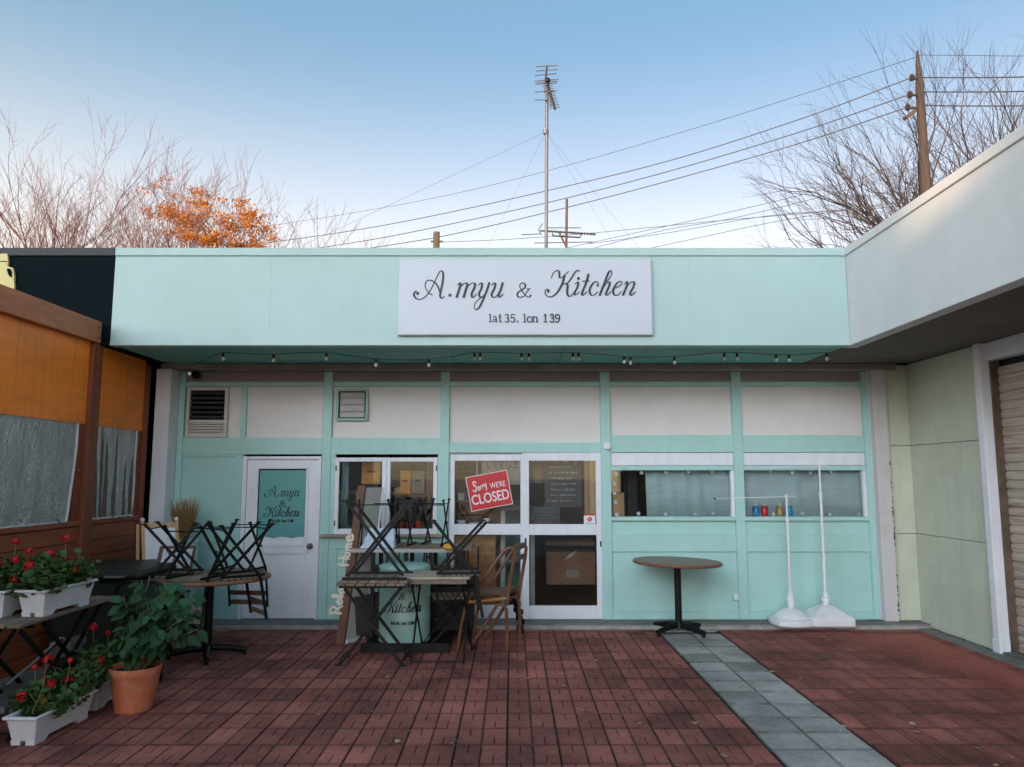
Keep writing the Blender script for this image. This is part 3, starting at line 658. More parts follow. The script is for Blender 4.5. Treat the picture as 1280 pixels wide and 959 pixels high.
# ---------------------------------------------------------------- CLOSED sign hung inside the left leaf
red_print = M('red_print', (.60, .008, .018), .4, var=.03); white_print = M('white_print', (.80, .78, .82), .45, var=.02)
c0 = W(611.5, 613.5, FY+.066); cl = thing('closed_sign', 'red and white tilted notice hung in the left door leaf reading closed', 'sign', tuple(c0))
ang = radians(10.5); wS = (W(634, 613, FY).x-W(582, 613, FY).x)/cos(ang)*1.005; hS = zl(592)-zl(636)
Rt = Matrix.Rotation(-ang, 4, 'Y')
def rb(x0, x1, z0, z1, y0, y1): m = B(x0, x1, y0, y1, z0, z1); m.v = [c0+Rt @ v for v in m.v]; return m
rb(-wS/2, wS/2, -hS/2, hS/2, -.001, .002).build('plate', white_print, cl)
rb(-wS/2+.008, wS/2-.008, -hS/2+.008, hS/2-.008, -.0022, -.0012).build('red_face', red_print, cl)
for body, size, bold, px_, pz_, kx in (('CLOSED', hS*.40, .0022, .0, -hS*.20, .745), ("WE'RE", hS*.22, .0008, wS*.225, hS*.12, .72)):
    me = text_mesh(body, size, bold); o = bpy.data.objects.new('lettering', me); me.materials.append(white_print); COL.objects.link(o); o.parent = cl
    me.transform(Rt @ Matrix.Translation((px_, -.003, pz_)) @ Matrix.Rotation(pi/2, 4, 'X') @ Matrix.Diagonal((kx, 1, 1, 1)))
sory = [([(.95,.25),(.8,.05),(.45,.1),(.4,.35),(.75,.6),(.7,.95),(.3,1.1),(.05,.9)], .17, .2), ([(1.25,.7),(1.05,.8),(1.1,1.05),(1.35,1.0),(1.38,.78),(1.25,.7)], .13, .15),
        ([(1.55,1.05),(1.6,.72)], .13, .15), ([(1.6,.8),(1.75,.68),(1.88,.7)], .12, .12), ([(2.0,1.0),(2.05,.66)], .13, .15), ([(2.05,.76),(2.2,.62),(2.32,.64)], .12, .12),
        ([(2.45,.6),(2.45,.85),(2.62,.88),(2.75,.6)], .12, .15), ([(2.78,.55),(2.7,1.1),(2.5,1.3)], .12, .15)]
R2 = Matrix.Rotation(-radians(6), 4, 'Y')
fix_normals(strokes_mesh(MB(), sory, lambda x, y, o: c0+Rt @ (Vector((-wS*.215, 0, hS*.17))+R2 @ Vector(((x-1.4)*wS*.122, -.0023-o, -(y-.7)*hS*.26))), .0008).build('script_lettering', white_print, cl))
MB().tube([W(596, 594, FY+.068), W(596.5, 572, FY+.068)], .003, 6).build('hanging_cord', white_print, cl)
# sticker in the lower right corner of the right pane
a, b, c, d = rect(730, 643, 744, 656, FY+.02)
stk = thing('door_sticker', 'small white card with red emblem in the corner of the right door pane', 'sticker', (a, FY+.02, c))
B(a, b, FY+.021, FY+.022, c, d).build('card', white_print, stk); B(a, b, FY+.0203, FY+.0208, d-.014, d).build('red_band', red_print, stk)
cx_, cz_ = (a+b)/2, c+(d-c)*.52; MB().tube([(cx_, FY+.0208, cz_), (cx_, FY+.0200, cz_)], .026, 16).build('emblem', red_print, stk)
strokes_mesh(MB(), [([(cx_-.012, -cz_-.014), (cx_+.004, -cz_-.006), (cx_-.004, -cz_+.004), (cx_+.012, -cz_+.014)], .006, .006)], lambda x, y, o: Vector((x, FY+.0199-o, -y)), .0004).build('emblem_mark', white_print, stk)
mb = MB()
for k in range(6): mb.box(a+.02+k*.016, a+.030+k*.016, FY+.0203, FY+.0208, c+.010, c+.018)
mb.build('caption_line', ink, stk)

# ================================================================== RIGHT BUILDING
XF = 3.28; XW = 4.48
rwhite = M('pale_fascia_paint', (.66, .69, .69), .6, var=.05, vscale=1.2, bump=.22, bscale=50, dirt=(.55, .58, .58), dscale=.9, damt=.5, streak=(.52, .54, .54), samt=.2)
green_wall = M('sage_green_wall', (.585, .635, .515), .8, var=.07, vscale=2.5, bump=.3, bscale=120, dirt=(.49, .53, .47), dscale=1.3, damt=.45, streak=(.42, .45, .36), samt=.5)
rbld = thing('shutter_building', 'pale shop wing at right with deep fascia sage green wall and rusty shutter', 'building', (XW, 6, 0))
B(XF, XF+.12, -8, Yf+.14, ZB, zc).build('fascia', rwhite, rbld)
B(XF-.018, XF+.16, -8, Yf-.02, zc+.001, ZT).build('coping', rwhite, rbld, .004)
B(XF-.008, XF-.001, -8, Yf-.01, ZB+.001, ZB+.03).build('drip_edge', rwhite, rbld)
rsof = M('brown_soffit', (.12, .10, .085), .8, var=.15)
yy = [-8, -5, -2, .2, 2.0, 3.7, 5.2, 6.4, 7.5, 8.56]
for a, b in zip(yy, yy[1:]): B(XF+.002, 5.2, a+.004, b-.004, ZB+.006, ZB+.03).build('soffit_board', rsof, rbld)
B(XF+.125, 9, -8, 8.5, 3.60, 3.70).build('roof', concrete, rbld)
yc0 = XP(1243, 818, XW-.045).y; yc1 = yc0-.09         # white pier on the side wall
zj = [.0, XP(1190, 673, XW).z, XP(1190, 553, XW).z, ZB+.002]
for za, zb in zip(zj, zj[1:]):
    B(XW, XW+.12, yc0+.002, 8.72, za+.003, zb-.003).build('wall_panel', green_wall, rbld, .003)
    B(xr1+.004, XW-.002, 8.66, 8.78, max(za, .046)+.003, zb-.003).build('wall_panel', green_wall, rbld, .003)
B(XW-.012, XW-.001, yc0+.003, 8.655, .013, .06).build('skirting', green_wall, rbld, .003)
B(XW+.121, XW+.15, yc1, 8.72, 0, ZB).build('wall_core', dark_paint, rbld)
B(XW-.045, XW+.095, yc1, yc0, .0, ZB+.001).build('pier', white, rbld, .005)
B(XW-.052, XW+.097, yc1-.007, yc0+.007, .0, .13).build('pier_base', white, rbld, .004)
B(XW+.02, XW+.14, -8, yc1-.002, 2.70, ZB+.001).build('header_beam', white, rbld, .004)
sh = B(XW+.05, XW+.16, yc1-.03, yc1-.001, .02, 2.69).build('roller_shutter', M('rusty_guide', (.12, .085, .06), .7, var=.4, vscale=6), rbld)
shut_m = M('rusty_white_shutter', (.52, .455, .39), .5, var=.1, vscale=4, stretch=(1, .5, 9), dirt=(.13, .06, .03), dscale=2.6, damt=.85, rnd=.06)
z = .03; k = 0
slm = None
while z < 2.62:
    if slm is None:
        prof = [(XW+.125, 0), (XW+.114, .005), (XW+.109, .036), (XW+.114, .068), (XW+.125, .073), (XW+.125, .080)]
        mb = MB(); y0, y1 = 2.2, yc1-.031
        for x, zz in prof: mb.v += [Vector((x, y0, zz+z)), Vector((x, y1, zz+z))]
        for q in range(5): mb.f.append((2*q, 2*q+2, 2*q+3, 2*q+1))
        slm = mb.build('slat', shut_m, sh); slm.data.materials[0] = shut_m; base = slm.location.copy()
    else:
        o = slm.copy(); COL.objects.link(o); o.location = base+Vector((0, 0, z-.03))
    z += .0815
B(XW+.13, XW+.135, 2.2, yc1-.031, .02, 2.90).build('back_sheet', black_metal, sh)
B(XW-.03, XW+.3, 2.2, yc1-.014, .0, .03).build('threshold', M('green_threshold', (.09, .12, .09), .8, var=.3, vscale=8), rbld, .004)
# walls enclosing the wing
B(8.9, 9, -8, 8.5, 0, 3.6).build('back_wall', green_wall, rbld); B(XF+.2, 9, -8.1, -8.0, 0, 3.6).build('end_wall', green_wall, rbld)

# ================================================================== LEFT BLACK BUILDING
lb = thing('black_building', 'flat fronted shop at the far left with black painted fascia', 'building', (-7, Yf, 0))
B(-12, -3.897, Yf, Yf+.12, ZB, zc).build('fascia', dark_paint, lb)
B(-12, -3.899, Yf-.018, Yf+.16, zc+.001, ZT).build('coping', M('black_coping', (.02, .03, .036), .6, var=.1), lb, .004)
B(-12, -3.90, Yf+.005, 8.9, ZB+.006, ZB+.03).build('soffit', dark_paint, lb)
B(-12, xl0-.02, 8.75, 8.85, 0, ZB+.005).build('wall', dark_paint, lb)
B(-12, -3.83, Yf+.13, 13.4, 3.60, 3.70).build('roof', concrete, lb)
B(-12, -11.9, 8.85, 13.4, 0, 3.6).build('end_wall', dark_paint, lb); B(-12, -3.83, 13.4, 13.5, 0, 3.6).build('rear_wall', concrete, lb); B(-3.80, -3.72, 9.0, 13.39, 0, 3.595).build('party_wall', concrete, lb)
for x0, x1, z0, z1 in ((-3.7, wx0, 0, 3.59), (wx1, 4.75, 0, 3.59), (wx0+.001, wx1-.001, 0, wz0), (wx0+.001, wx1-.001, wz1, 3.59)): B(x0, x1, 12.36, 12.42, z0, z1).build('rear_wall', concrete, shop)
# jug shaped sign fixed to the fascia
jug_m = M('cream_paint', (.66, .56, .22), .5, var=.06)
jp = [(-26,392),(-26,345),(-14,338),(-14,318),(9,317),(10,327),(9,333),(16,335),(17.5,345),(17.2,352),(18,358),(17,365),(17,392)]
mb = MB(); q = [W(x, y, Yf-.03) for x, y in jp]; n = len(q)
mb.add(q+[v+Vector((0, .025, 0)) for v in q], [tuple(range(n)), tuple(range(n, 2*n))[::-1]]+[(i, n+i, n+(i+1) % n, (i+1) % n) for i in range(n)])
jug = thing('jug_sign', 'cream coloured cut-out jug shape mounted on the black fascia', 'sign', tuple(W(0, 360, Yf-.03)))
fix_normals(mb.build('body', jug_m, jug))
hp = [W(x, y, Yf-.034) for x, y in [(8.5,338),(9,335.5),(13,336),(15,340),(15,347),(12,346),(10,342.5)]]
n = len(hp); fix_normals(MB().add(hp, [tuple(range(n))]).build('handle_opening', dark_paint, jug))
strokes_mesh(MB(), [([(-14, 327), (9, 327)], .9, .9)], on_plane(Yf-.0305), .003).build('lid_line', dark_paint, jug)

# ================================================================== WOODEN SHED (left)
XS = -4.02
shed = thing('wooden_shed', 'stained timber kiosk with orange plywood panels and clear vinyl blinds at left', 'shed', (XS, 5, 0))
bz0 = XP(125, 429, XS+.06).z; bz1 = XP(128, 403, XS+.06).z; bY = XP(127, 415, XS+.06).y
B(XS+.002, XS+.06, 1.0, bY, bz0, bz1).build('roof_beam', M('beam_wood', (.38, .135, .055), .6, var=.3, vscale=3, stretch=(6, .8, 6), bump=.15, bscale=10, dirt=(.14, .05, .02), dscale=2, damt=.5), shed, .004)
for zz in (bz0+.05, bz1-.06):
    for yy_ in (bY-.05, ): MB().tube([(XS+.06, yy_, zz), (XS+.072, yy_, zz)], .014, 8).build('bolt', steel, shed)
zl_, zs1 = XP(107, 530, XS).z, XP(50, 656, XS).z
pY0 = XP(107, 600, XS+.03).y; pY1 = XP(119, 600, XS+.03).y
B(XS-.06, XS+.03, pY0, pY1, .0, bz0-.003).build('post', cedar_v, shed, .004)
yE = 8.45
B(XS-.06, XS+.02, yE-.07, yE, .0, 2.84).build('post', cedar_v, shed, .004)
B(XS-.06, XS+.03, 3.2, 3.34, .0, bz0-.003).build('post', cedar_v, shed, .004)
for y0, y1 in ((3.345, pY0-.003), (pY1+.003, yE-.072), (1.0, 3.197)):
    B(XS-.03, XS-.01, y0, y1, zl_, bz0+.02).build('plywood_panel', ply, shed)
    B(XS-.05, XS+.015, y0, y1, zs1-.045, zs1).build('sill', cedar, shed, .004)
    # jambs
    B(XS-.045, XS-.012, y1-.09, y1-.001, zs1+.001, zl_-.001).build('jamb', cedar_v, shed)
    # planks below
    z = zs1-.048; k = 0
    while z > .05:
        h = .145; B(XS-.05, XS-.008-R.uniform(0, .004), y0, y1, max(z-h, .02), z-.004).build('plank', cedar, shed, .003); z -= h+.001
    # blind
    mb = MB(); n = 60; vs0 = []
    yb0, yb1 = y0+.0, y1-.10
    for j in range(9):
        for i in range(n+1):
            u = i/n; v_ = j/8
            ph = mnoise.noise(Vector((u*7, y1, 0)))*4; x = XS-.028+.020*v_+(.016*sin(u*26+ph*2)+.012*mnoise.noise(Vector((u*14, v_*3, y1))))*(.35+.65*v_)
            yy_ = yb0+(yb1-yb0)*u-(.10*u*v_*v_*(1.0 if y1 < 8 else .35))
            vs0.append((x, yy_, zl_+.03-(zl_+.03-zs1-.003)*v_))
    fs0 = [(j*(n+1)+i, j*(n+1)+i+1, (j+1)*(n+1)+i+1, (j+1)*(n+1)+i) for j in range(8) for i in range(n)]
    bl = MB().add(vs0, fs0).build('vinyl_blind', vinyl, shed, smooth=True)
    hem = M('white_hem', (.6, .6, .62), .5)
    edge = [Vector(vs0[j*(n+1)+n])+Vector((.008, .005, 0)) for j in range(9)]
    MB().tube(edge, .013, 6).build('hem', hem, bl)
    low = [Vector(vs0[8*(n+1)+i])+Vector((.006, 0, .0)) for i in range(0, n+1, 3)]
    MB().tube(low, .010, 6).build('hem', hem, bl)
    for fr in (.5, .97):
        i = int(n*fr); p = Vector(vs0[8*(n+1)+i]); MB().tube([p+Vector((.0, 0, .03)), p+Vector((.03, .005, .0)), p+Vector((.028, .01, -.06))], .007, 6).sphere(p+Vector((.03, .0, -.01)), .016, 8, 6).build('clip', steel, shed)
    p = Vector(vs0[4*(n+1)+n]); MB().tube([p, p+Vector((.02, .06, 0)), p+Vector((.035, .10, .0))], .007, 6).sphere(p+Vector((.03, .07, 0)), .015, 8, 6).build('clip', steel, shed)
B(-7, XS-.065, .9, 8.4, bz1-.10, bz1-.06).build('roof', dark_paint, shed)
B(-7, XS-.065, 8.36, 8.42, 0, 2.8).build('end_wall', cedar_v, shed); B(-7, -6.95, .9, 8.36, 0, 2.8).build('back_wall', cedar_v, shed)
B(-6.95, XS-.065, .9, .98, 0, 2.8).build('end_wall', cedar_v, shed)

binm_ = M('darkening_box_black', (.010, .011, .012), .6, var=.3, vscale=5)
# ================================================================== FURNITURE
def chair_proto(label, slat_m=old_wood, n_slats=7):
    """folding bistro chair, upright, seat at z = .45, front towards -y"""
    t = thing('folding_chair', label, 'chair')
    hw = .195
    for sx in (-1, 1):
        x = sx*hw
        mb = MB(); mb.bar((x, -.23, .0), (x, .135, .46), .024, .012, (1, 0, 0)); mb.bar((x, .135, .46), (x, .205, .83), .024, .012, (1, 0, 0))
        mb.bar((x, -.245, .006), (x, -.205, .006), .026, .012); mb.build('long_leg', black_metal, t)
        x2 = sx*(hw-.022)
        mb = MB(); mb.bar((x2, .24, .0), (x2, -.185, .45), .024, .012, (1, 0, 0)); mb.bar((x2, .215, .006), (x2, .262, .006), .026, .012); mb.build('short_leg', black_metal, t)
        MB().box(x2-.006-.008*sx, x2+.006-.008*sx, -.205, .185, .437, .459).build('seat_rail', black_metal, t)
        MB().tube([(x*1.04, .02, .235), (x2*.95, .02, .235)], .010, 8).build('pivot', black_metal, t)
    MB().tube([(-hw, -.19, .05), (hw, -.19, .05)], .006, 6).build('stretcher', black_metal, t)
    MB().tube([(-hw+.02, .20, .05), (hw-.02, .20, .05)], .006, 6).build('stretcher', black_metal, t)
    for k in range(n_slats):
        y = -.19+.37*(k+.5)/n_slats; w_ = .37/n_slats-.012
        MB().box(-hw+.005, hw-.005, y-w_/2, y+w_/2, .4595, .474).build('seat_slat', slat_m, t, .003)
    for z, yy_ in ((.70, .183), (.79, .2)):
        MB().par((-hw-.004, yy_-.005, z-.022), (2*hw+.008, 0, 0), (0, .012, -.002), (0, .009, .044)).build('back_slat', slat_m, t, .003)
    return t
CH0 = chair_proto('folding chair'); used_ch = [False]
def put_chair(label, loc, rz, group, inverted=True, fold=0., name=None, tip=0.):
    o = CH0 if not used_ch[0] else copy_tree(CH0)
    used_ch[0] = True; o['label'] = label; o['group'] = group
    if inverted: mat_ = Matrix.Translation(Vector(loc)+Vector((0, 0, .474))) @ Matrix.Rotation(rz, 4, 'Z') @ Matrix.Rotation(tip, 4, 'X') @ Matrix.Rotation(pi, 4, 'Y')
    else: mat_ = Matrix.Translation(Vector(loc)) @ Matrix.Rotation(rz, 4, 'Z')
    o.matrix_basis = mat_; return o

def pedestal_table(name, label, c, r, h, rot, tilt=0.):
    t = thing(name, label, 'table', (c[0], c[1], c[2]))
    top = MB().lathe([(r-.004, -.016), (r, -.010), (r, .010), (r-.004, .016)], 48); Rm = Matrix.Rotation(tilt, 4, 'Y')
    top.v = [Vector(c)+Vector((0, 0, h-.016))+Rm @ v for v in top.v]
    top.build('table_top', wood_top, t); 
    ed = MB().tube([Vector(c)+Vector((0, 0, h-.016))+Rm @ Vector((r*cos(2*pi*k/48), r*sin(2*pi*k/48), -.002)) for k in range(49)], .011, 6, False); ed.build('edge_band', wood_edge, t, smooth=True)
    C = Vector(c)
    MB().tube([C+Vector((0, 0, .06)), C+Vector((0, 0, h-.05))], .036, 20).build('column', black_metal, t, smooth=True)
    MB().bar(C+Vector((-.2, 0, h-.042)), C+Vector((.2, 0, h-.042)), .05, .018).bar(C+Vector((0, -.2, h-.0421)), C+Vector((0, .2, h-.0421)), .05, .018).build('top_bracket', black_metal, t)
    MB().lathe([(.06, .055), (.06, .085), (.042, .12)], 20, c).build('hub', black_metal, t, smooth=True)
    for k in range(4):
        a = rot+k*pi/2; d = Vector((cos(a), sin(a), 0))
        mb = MB(); mb.tube([C+d*.03+Vector((0, 0, .085)), C+d*.16+Vector((0, 0, .075)), C+d*.33+Vector((0, 0, .045))], [.034, .030, .024], 10); fo = mb.build('foot', black_metal, t, smooth=True)
        MB().tube([C+d*.315+Vector((0, 0, .03)), C+d*.315], .018, 10).build('glide', black_metal, fo)
    return t
pedestal_table('round_table', 'empty round wooden table on a black cross foot beside the grey slab path', (1.73, 8.22, .0), .455, .735, radians(38), radians(1.3))
ptab = pedestal_table('round_table', 'round wooden table at left loaded with upturned chairs', (-2.74, 7.15, .0), .52, .715, radians(20))
tc = Vector((-2.74, 7.15, .717))
GL = 'chairs upturned on the round table'
put_chair('upturned chair at the left of the round table, in front of the white easel', tc+Vector((-.33, .02, 0)), radians(97), GL)
put_chair('upturned chair hanging its wooden back over the right edge of the round table', tc+Vector((.29, -.13, 0)), radians(-52), GL)
put_chair('upturned chair in the middle of the round table, its back hanging to the rear', tc+Vector((.16, .30, 0)), radians(-8), GL)
put_chair('upturned chair behind the potted shrub, its back hanging over the front of the round table', tc+Vector((-.02, -.27, 0)), radians(168), GL)

# folding slat tables
def slat_table(mb_name, label, c, sx, sy, h, axis, group=None, top_m=old_wood, inverted=False, cat='table', slats=None, thick=.02, leg=.026, single=True):
    """c: centre on the floor. slats run along `axis`; X legs lie in the plane across the slats' axis..."""
    t = thing(mb_name, label, cat, tuple(c), group); C = Vector(c)
    def f(v):
        v = Vector(v)
        if inverted: v = Vector((v.x, -v.y, 2*h-v.z)) if False else Vector((v.x, v.y, -v.z))
        return C+v
    zt = 0 if inverted else h
    # coordinates measured from the table top surface downwards (d)
    def pt(x, y, d): return C+Vector((x, y, (d if inverted else h-d)))
    n = slats or 8
    for k in range(n):
        mb = MB()
        if axis == 'y':
            w_ = 2*sx/n; x0 = -sx+w_*k; a = pt(x0+.004, -sy, 0); b = pt(x0+w_-.004, sy, thick)
        else:
            w_ = 2*sy/n; y0 = -sy+w_*k; a = pt(-sx, y0+.004, 0); b = pt(sx, y0+w_-.004, thick)
        mb.box(min(a.x, b.x), max(a.x, b.x), min(a.y, b.y), max(a.y, b.y), min(a.z, b.z), max(a.z, b.z)).build('top_slat', top_m, t, .003)
    for s_ in (-1, 1):
        a = (pt(-sx+.02, s_*(sy-.06), thick+.012), pt(sx-.02, s_*(sy-.06), thick+.012)); MB().bar(*a, .018, .022).build('top_rail', black_metal, t)
        y_ = s_*(sy-.09); y2 = y_-s_*.03
        MB().bar(pt(-sx+.06, y_, thick+.03), pt(sx-.02, y_, h), leg, .014, (0, 1, 0)).build('leg', black_metal, t)
        MB().bar(pt(sx-.06, y2, thick+.03), pt(-sx+.02, y2, h), leg, .014, (0, 1, 0)).build('leg', black_metal, t)
        for xx in (sx-.02, -sx+.02): MB().bar(pt(xx-.025, y_ if xx > 0 else y2, h-.007), pt(xx+.03, y_ if xx > 0 else y2, h-.007), .03, .013).build('foot', black_metal, t)
    for xx, yy_ in ((sx-.03, sy-.09), (-sx+.03, sy-.12)):
        MB().tube([pt(xx, -yy_, h-.06), pt(xx, yy_, h-.06)], .006, 6).build('stretcher', black_metal, t)
    MB().tube([pt(0, -sy+.09, (h+thick)/2), pt(0, sy-.09, (h+thick)/2)], .007, 6).build('pivot_rod', black_metal, t)
    return t
GF = 'folding slat tables stacked in front of the window'
fl = G(467, 828); fz = .70
slat_table('folding_table', 'black legged folding slat table standing left of the mint can', (fl.x, 6.98, 0), .30, .27, fz, 'y', GF, slats=7)
slat_table('folding_table', 'folding slat table turned upside down on top of another in front of the window', (fl.x+.02, 7.0, fz+.001), .30, .27, .70, 'y', GF, slats=7, inverted=True)
# third one, with a pale top, seen end-on
t3c = W(548, 725, 7.15)
t3 = thing('folding_table', 'narrow folding table with pale board top between the stacked tables and the brown chair', 'table', (t3c.x, 7.15, 0), GF)
for k in range(4): B(W(503, 725, 7.15).x, W(589, 725, 7.15).x, 6.92+.12*k, 6.92+.12*k+.114, .708, .73).build('top_slat', old_wood_lt, t3, .003)
for xx in (W(520, 780, 7.1).x, W(583, 780, 7.1).x):
    MB().tube([(xx-.01, 6.88, 0), (xx+.01, 7.35, .70)], .009, 8).build('leg', black_metal, t3); MB().tube([(xx+.035, 7.40, 0), (xx-.03, 6.95, .70)], .009, 8).build('leg', black_metal, t3)
MB().tube([(W(520, 780, 7.1).x, 6.89, .02), (W(583, 780, 7.1).x, 6.89, .02)], .005, 6).build('stretcher', black_metal, t3)
MB().tube([(W(520, 780, 7.1).x, 7.39, .03), (W(583, 780, 7.1).x, 6.95, .66)], .005, 6).build('brace', black_metal, t3)
B(W(503, 725, 7.15).x+.03, W(589, 725, 7.15).x-.03, 6.90, 6.919, .672, .706).build('apron', old_wood, t3)
GC = 'chairs upturned on the tables by the window'
put_chair('upturned black chair on the pale narrow table, its back hanging beside the brown chair', (W(573, 725, 7.12).x, 7.14, .732), radians(-83), GC)
# taller slatted table behind, carrying two thin chairs
bt = W(522, 690, 8.1); hb = .90
tb = thing('slatted_table', 'long slatted table under the casement window holding two upturned chairs', 'table', (bt.x, 8.1, 0))
bx_0, bx_1 = W(443, 690, 8.0).x, W(592, 690, 8.0).x
for k in range(6): B(bx_0+R.uniform(0, .02), bx_1-R.uniform(0, .02), 7.80+.1*k, 7.80+.1*k+.092, hb-.022, hb).build('top_slat', old_wood, tb, .003)
B(bx_0, bx_1-.2, 7.77, 7.795, hb-.04, hb-.005).build('front_edge', M('pale_edge', (.5, .45, .42), .6, var=.15), tb, .003)
for x_ in (bx_0+.22, bx_0+.55, bx_1-.42, bx_1-.12):
    for y_ in (7.84, 8.32): B(x_-.02, x_+.02, y_-.02, y_+.02, 0, hb-.024).build('leg', black_metal, tb)
for zz in (.18, .66): B(bx_0+.2, bx_1-.1, 7.85, 7.875, zz, zz+.04).build('rail', black_metal, tb)
for x_ in [bx_0+.7+.11*k for k in range(6)]: B(x_-.008, x_+.008, 8.33, 8.35, .25, hb-.03).build('back_spindle', black_metal, tb)
thin = 'thin framed chairs'
put_chair('thin upturned chair on the slatted table in front of the left window pane', (W(474, 680, 8.0).x, 8.02, hb+.002), radians(6), GC)
put_chair('thin upturned chair on the slatted table left of the sliding doors', (W(535, 680, 8.0).x, 8.0, hb+.002), radians(-5), GC)
put_chair('thin upturned chair in the middle of the slatted table before the right window pane', (W(512, 680, 8.15).x, 8.18, hb+.002), radians(172), GC)
put_chair('black folding chair standing upright under the slatted table left of the brown chair', (W(563, 780, 7.7).x, 7.62, 0), radians(100), 'folding chairs set down by the doors', inverted=False)
chx = W(566, 770, 8.2).x; chs = thing('darkening_box', 'added black box darkening the space under the slatted table beside the mint can', 'chest', (chx, 8.2, .046))  # black box added to darken the area behind the chairs
B(chx-.27, chx+.22, 8.06, 8.42, .047, .50).build('body', binm_, chs, .012); B(chx-.285, chx+.235, 8.045, 8.435, .502, .545).build('lid', binm_, chs, .01)
for x_ in (chx-.15, chx+.10): B(x_-.02, x_+.02, 8.043, 8.0585, .44, .54).build('latch', black_metal, chs)
# white bag, yellow block
bgp = W(473, 676, 7.85); bag = MB(); Qb = random.Random(3)
for j in range(5):
    u = j/4; hw_ = .17-.05*u; hd_ = .085-.055*u; per = [(-1, -1), (-.35, -1.1), (.3, -.9), (1, -1), (1.05, 0), (1, 1), (.2, .9), (-.4, 1.1), (-1, 1), (-1.05, 0)]
    for x_, y_ in per: bag.v.append(Vector((bgp.x+x_*hw_+.03*u+Qb.uniform(-.014, .014)*(j > 0), 7.86+y_*hd_+Qb.uniform(-.012, .012)*(j > 0), hb+.002+.185*u+Qb.uniform(-.014, .014)*(j > 0))))
n = 10
for j in range(4):
    for i in range(n): bag.f.append((j*n+i, j*n+(i+1) % n, (j+1)*n+(i+1) % n, (j+1)*n+i))
bag.f += [tuple(range(n))[::-1], tuple(range(4*n, 5*n))]
tag(bag.build('paper_bag', M('bluish_paper', (.55, .64, .76), .7, var=.06, vscale=9, bump=.5, bscale=20)), 'crumpled pale blue paper bag lying among the upturned chair legs', 'bag')
yp = W(560, 684, 7.72); tag(B(yp.x-.045, yp.x+.045, 7.70, 7.765, yp.z-.022, yp.z+.03).build('yellow_tag', M('yellow_plastic', (.75, .42, .04), .45, var=.08), bevel=.012), 'small yellow block clamped on the slatted table edge', 'clamp')

# mint cans
def can(label, c, r, h, face, full=True, text_c=None):
    t = thing('metal_can', label, 'can', tuple(c), 'mint green lettered cans'); C = Vector(c)
    cm = M('mint_can_paint', (.36, .60, .55), .4, var=.06, vscale=6, dirt=(.22, .36, .33), dscale=5, damt=.4)
    MB().lathe([(r*.95, 0), (r, .015), (r, h*.30), (r*1.012, h*.31), (r*1.012, h*.33), (r, h*.34), (r, h*.93), (r*.97, h*.95)], 36, c).build('barrel', cm, t, smooth=True)
    MB().lathe([(r*1.03, h*.951), (r*1.03, h*.985), (r*.9, h)], 36, c).build('lid', cm, t, smooth=True)
    k = 2*r*.74/113
    def on_can(x, y, o, k=k):
        s_ = x*k; a = face+s_/r; rr = r+.0008+o; return C+Vector((sin(a)*rr, -cos(a)*rr, h*.78-y*k))
    st = shift(WORD_A, 0, 0, 1, 0, 0, 1.15); st = shift(st, -574, -362)
    s2 = shift(shift(WORD_AND, 0, 0, 1.1, 655, 362), -655, 30-362+5); s3 = shift(shift(WORD_K, 0, 0, 1, 0, 0, 1.15), -738, 74-362); s4 = shift(shift(WORD_LAT, 0, 0, .75, 655, 398, 1.2), -655, 112-398)
    fix_normals(strokes_mesh(MB(), st+s2+s3+s4, on_can, .0008).build('lettering', ink, t))
    return t
cb = W(506, 797, 7.78)
can('mint green can lettered in black under the slatted table', (W(506, 760, 7.62).x, 7.62, .05), .245, .72, .04)
dk = thing('low_trolley', 'low black platform carrying the mint can', 'trolley', (W(506, 760, 7.6).x, 7.6, 0))
xk = W(506, 760, 7.6).x; B(xk-.36, xk+.45, 7.33, 8.0, .012, .048).build('platform', black_metal, dk, .004); B(xk-.36, xk+.45, 7.31, 7.328, .0, .085).build('front_lip', black_metal, dk)
crt = M('dark_crate', (.03, .022, .018), .8, var=.3)
xk2 = W(455, 770, 8.0).x; cr = B(xk2-.16, xk2+.17, 7.85, 8.2, .05, .42).build('wooden_crate', crt, bevel=.004); tag(cr, 'dark wooden crate in the shadow left of the mint can', 'crate')
can('mint green can with dried grass bundle standing behind the round table', (W(217, 700, 8.25).x, 8.22, .22), .245, .74, .72)
blk = tag(B(-3.85, -3.25, 8.0, 8.45, .046, .215).build('concrete_block', concrete, bevel=.008), 'grey block under the mint can by the left column', 'block')
# dried grass bundle
gcen = Vector((W(228, 660, 8.2).x, 8.24, .965)); gb = thing('dried_grass_bundle', 'bundle of dry brown broom grass standing on the left mint can', 'dried grass', tuple(gcen))
mb = MB(); straw = M('dry_straw', (.30, .185, .075), .8, var=.35, vscale=30)
for k in range(420):
    a = R.uniform(0, 2*pi); q = sqrt(R.random()); l = R.uniform(.22, .43); sp_ = q*.055; tp = q*(.14+.05*R.random())
    p0 = gcen+Vector((sp_*cos(a), sp_*sin(a), 0)); p2 = gcen+Vector((tp*cos(a)+R.uniform(-.02, .02), tp*.8*sin(a), l)); p1 = (p0+p2)/2+Vector((0, 0, .02))
    mb.tube([p0, p1, p2], [.0022, .0022, .0011], 3, False)
mb.build('stalks', straw, gb, kind='stuff'); MB().tube([gcen+Vector((.066*cos(a), .066*sin(a), .07)) for a in [2*pi*k/20 for k in range(21)]], .005, 5, False).build('tie', stem_m, gb)

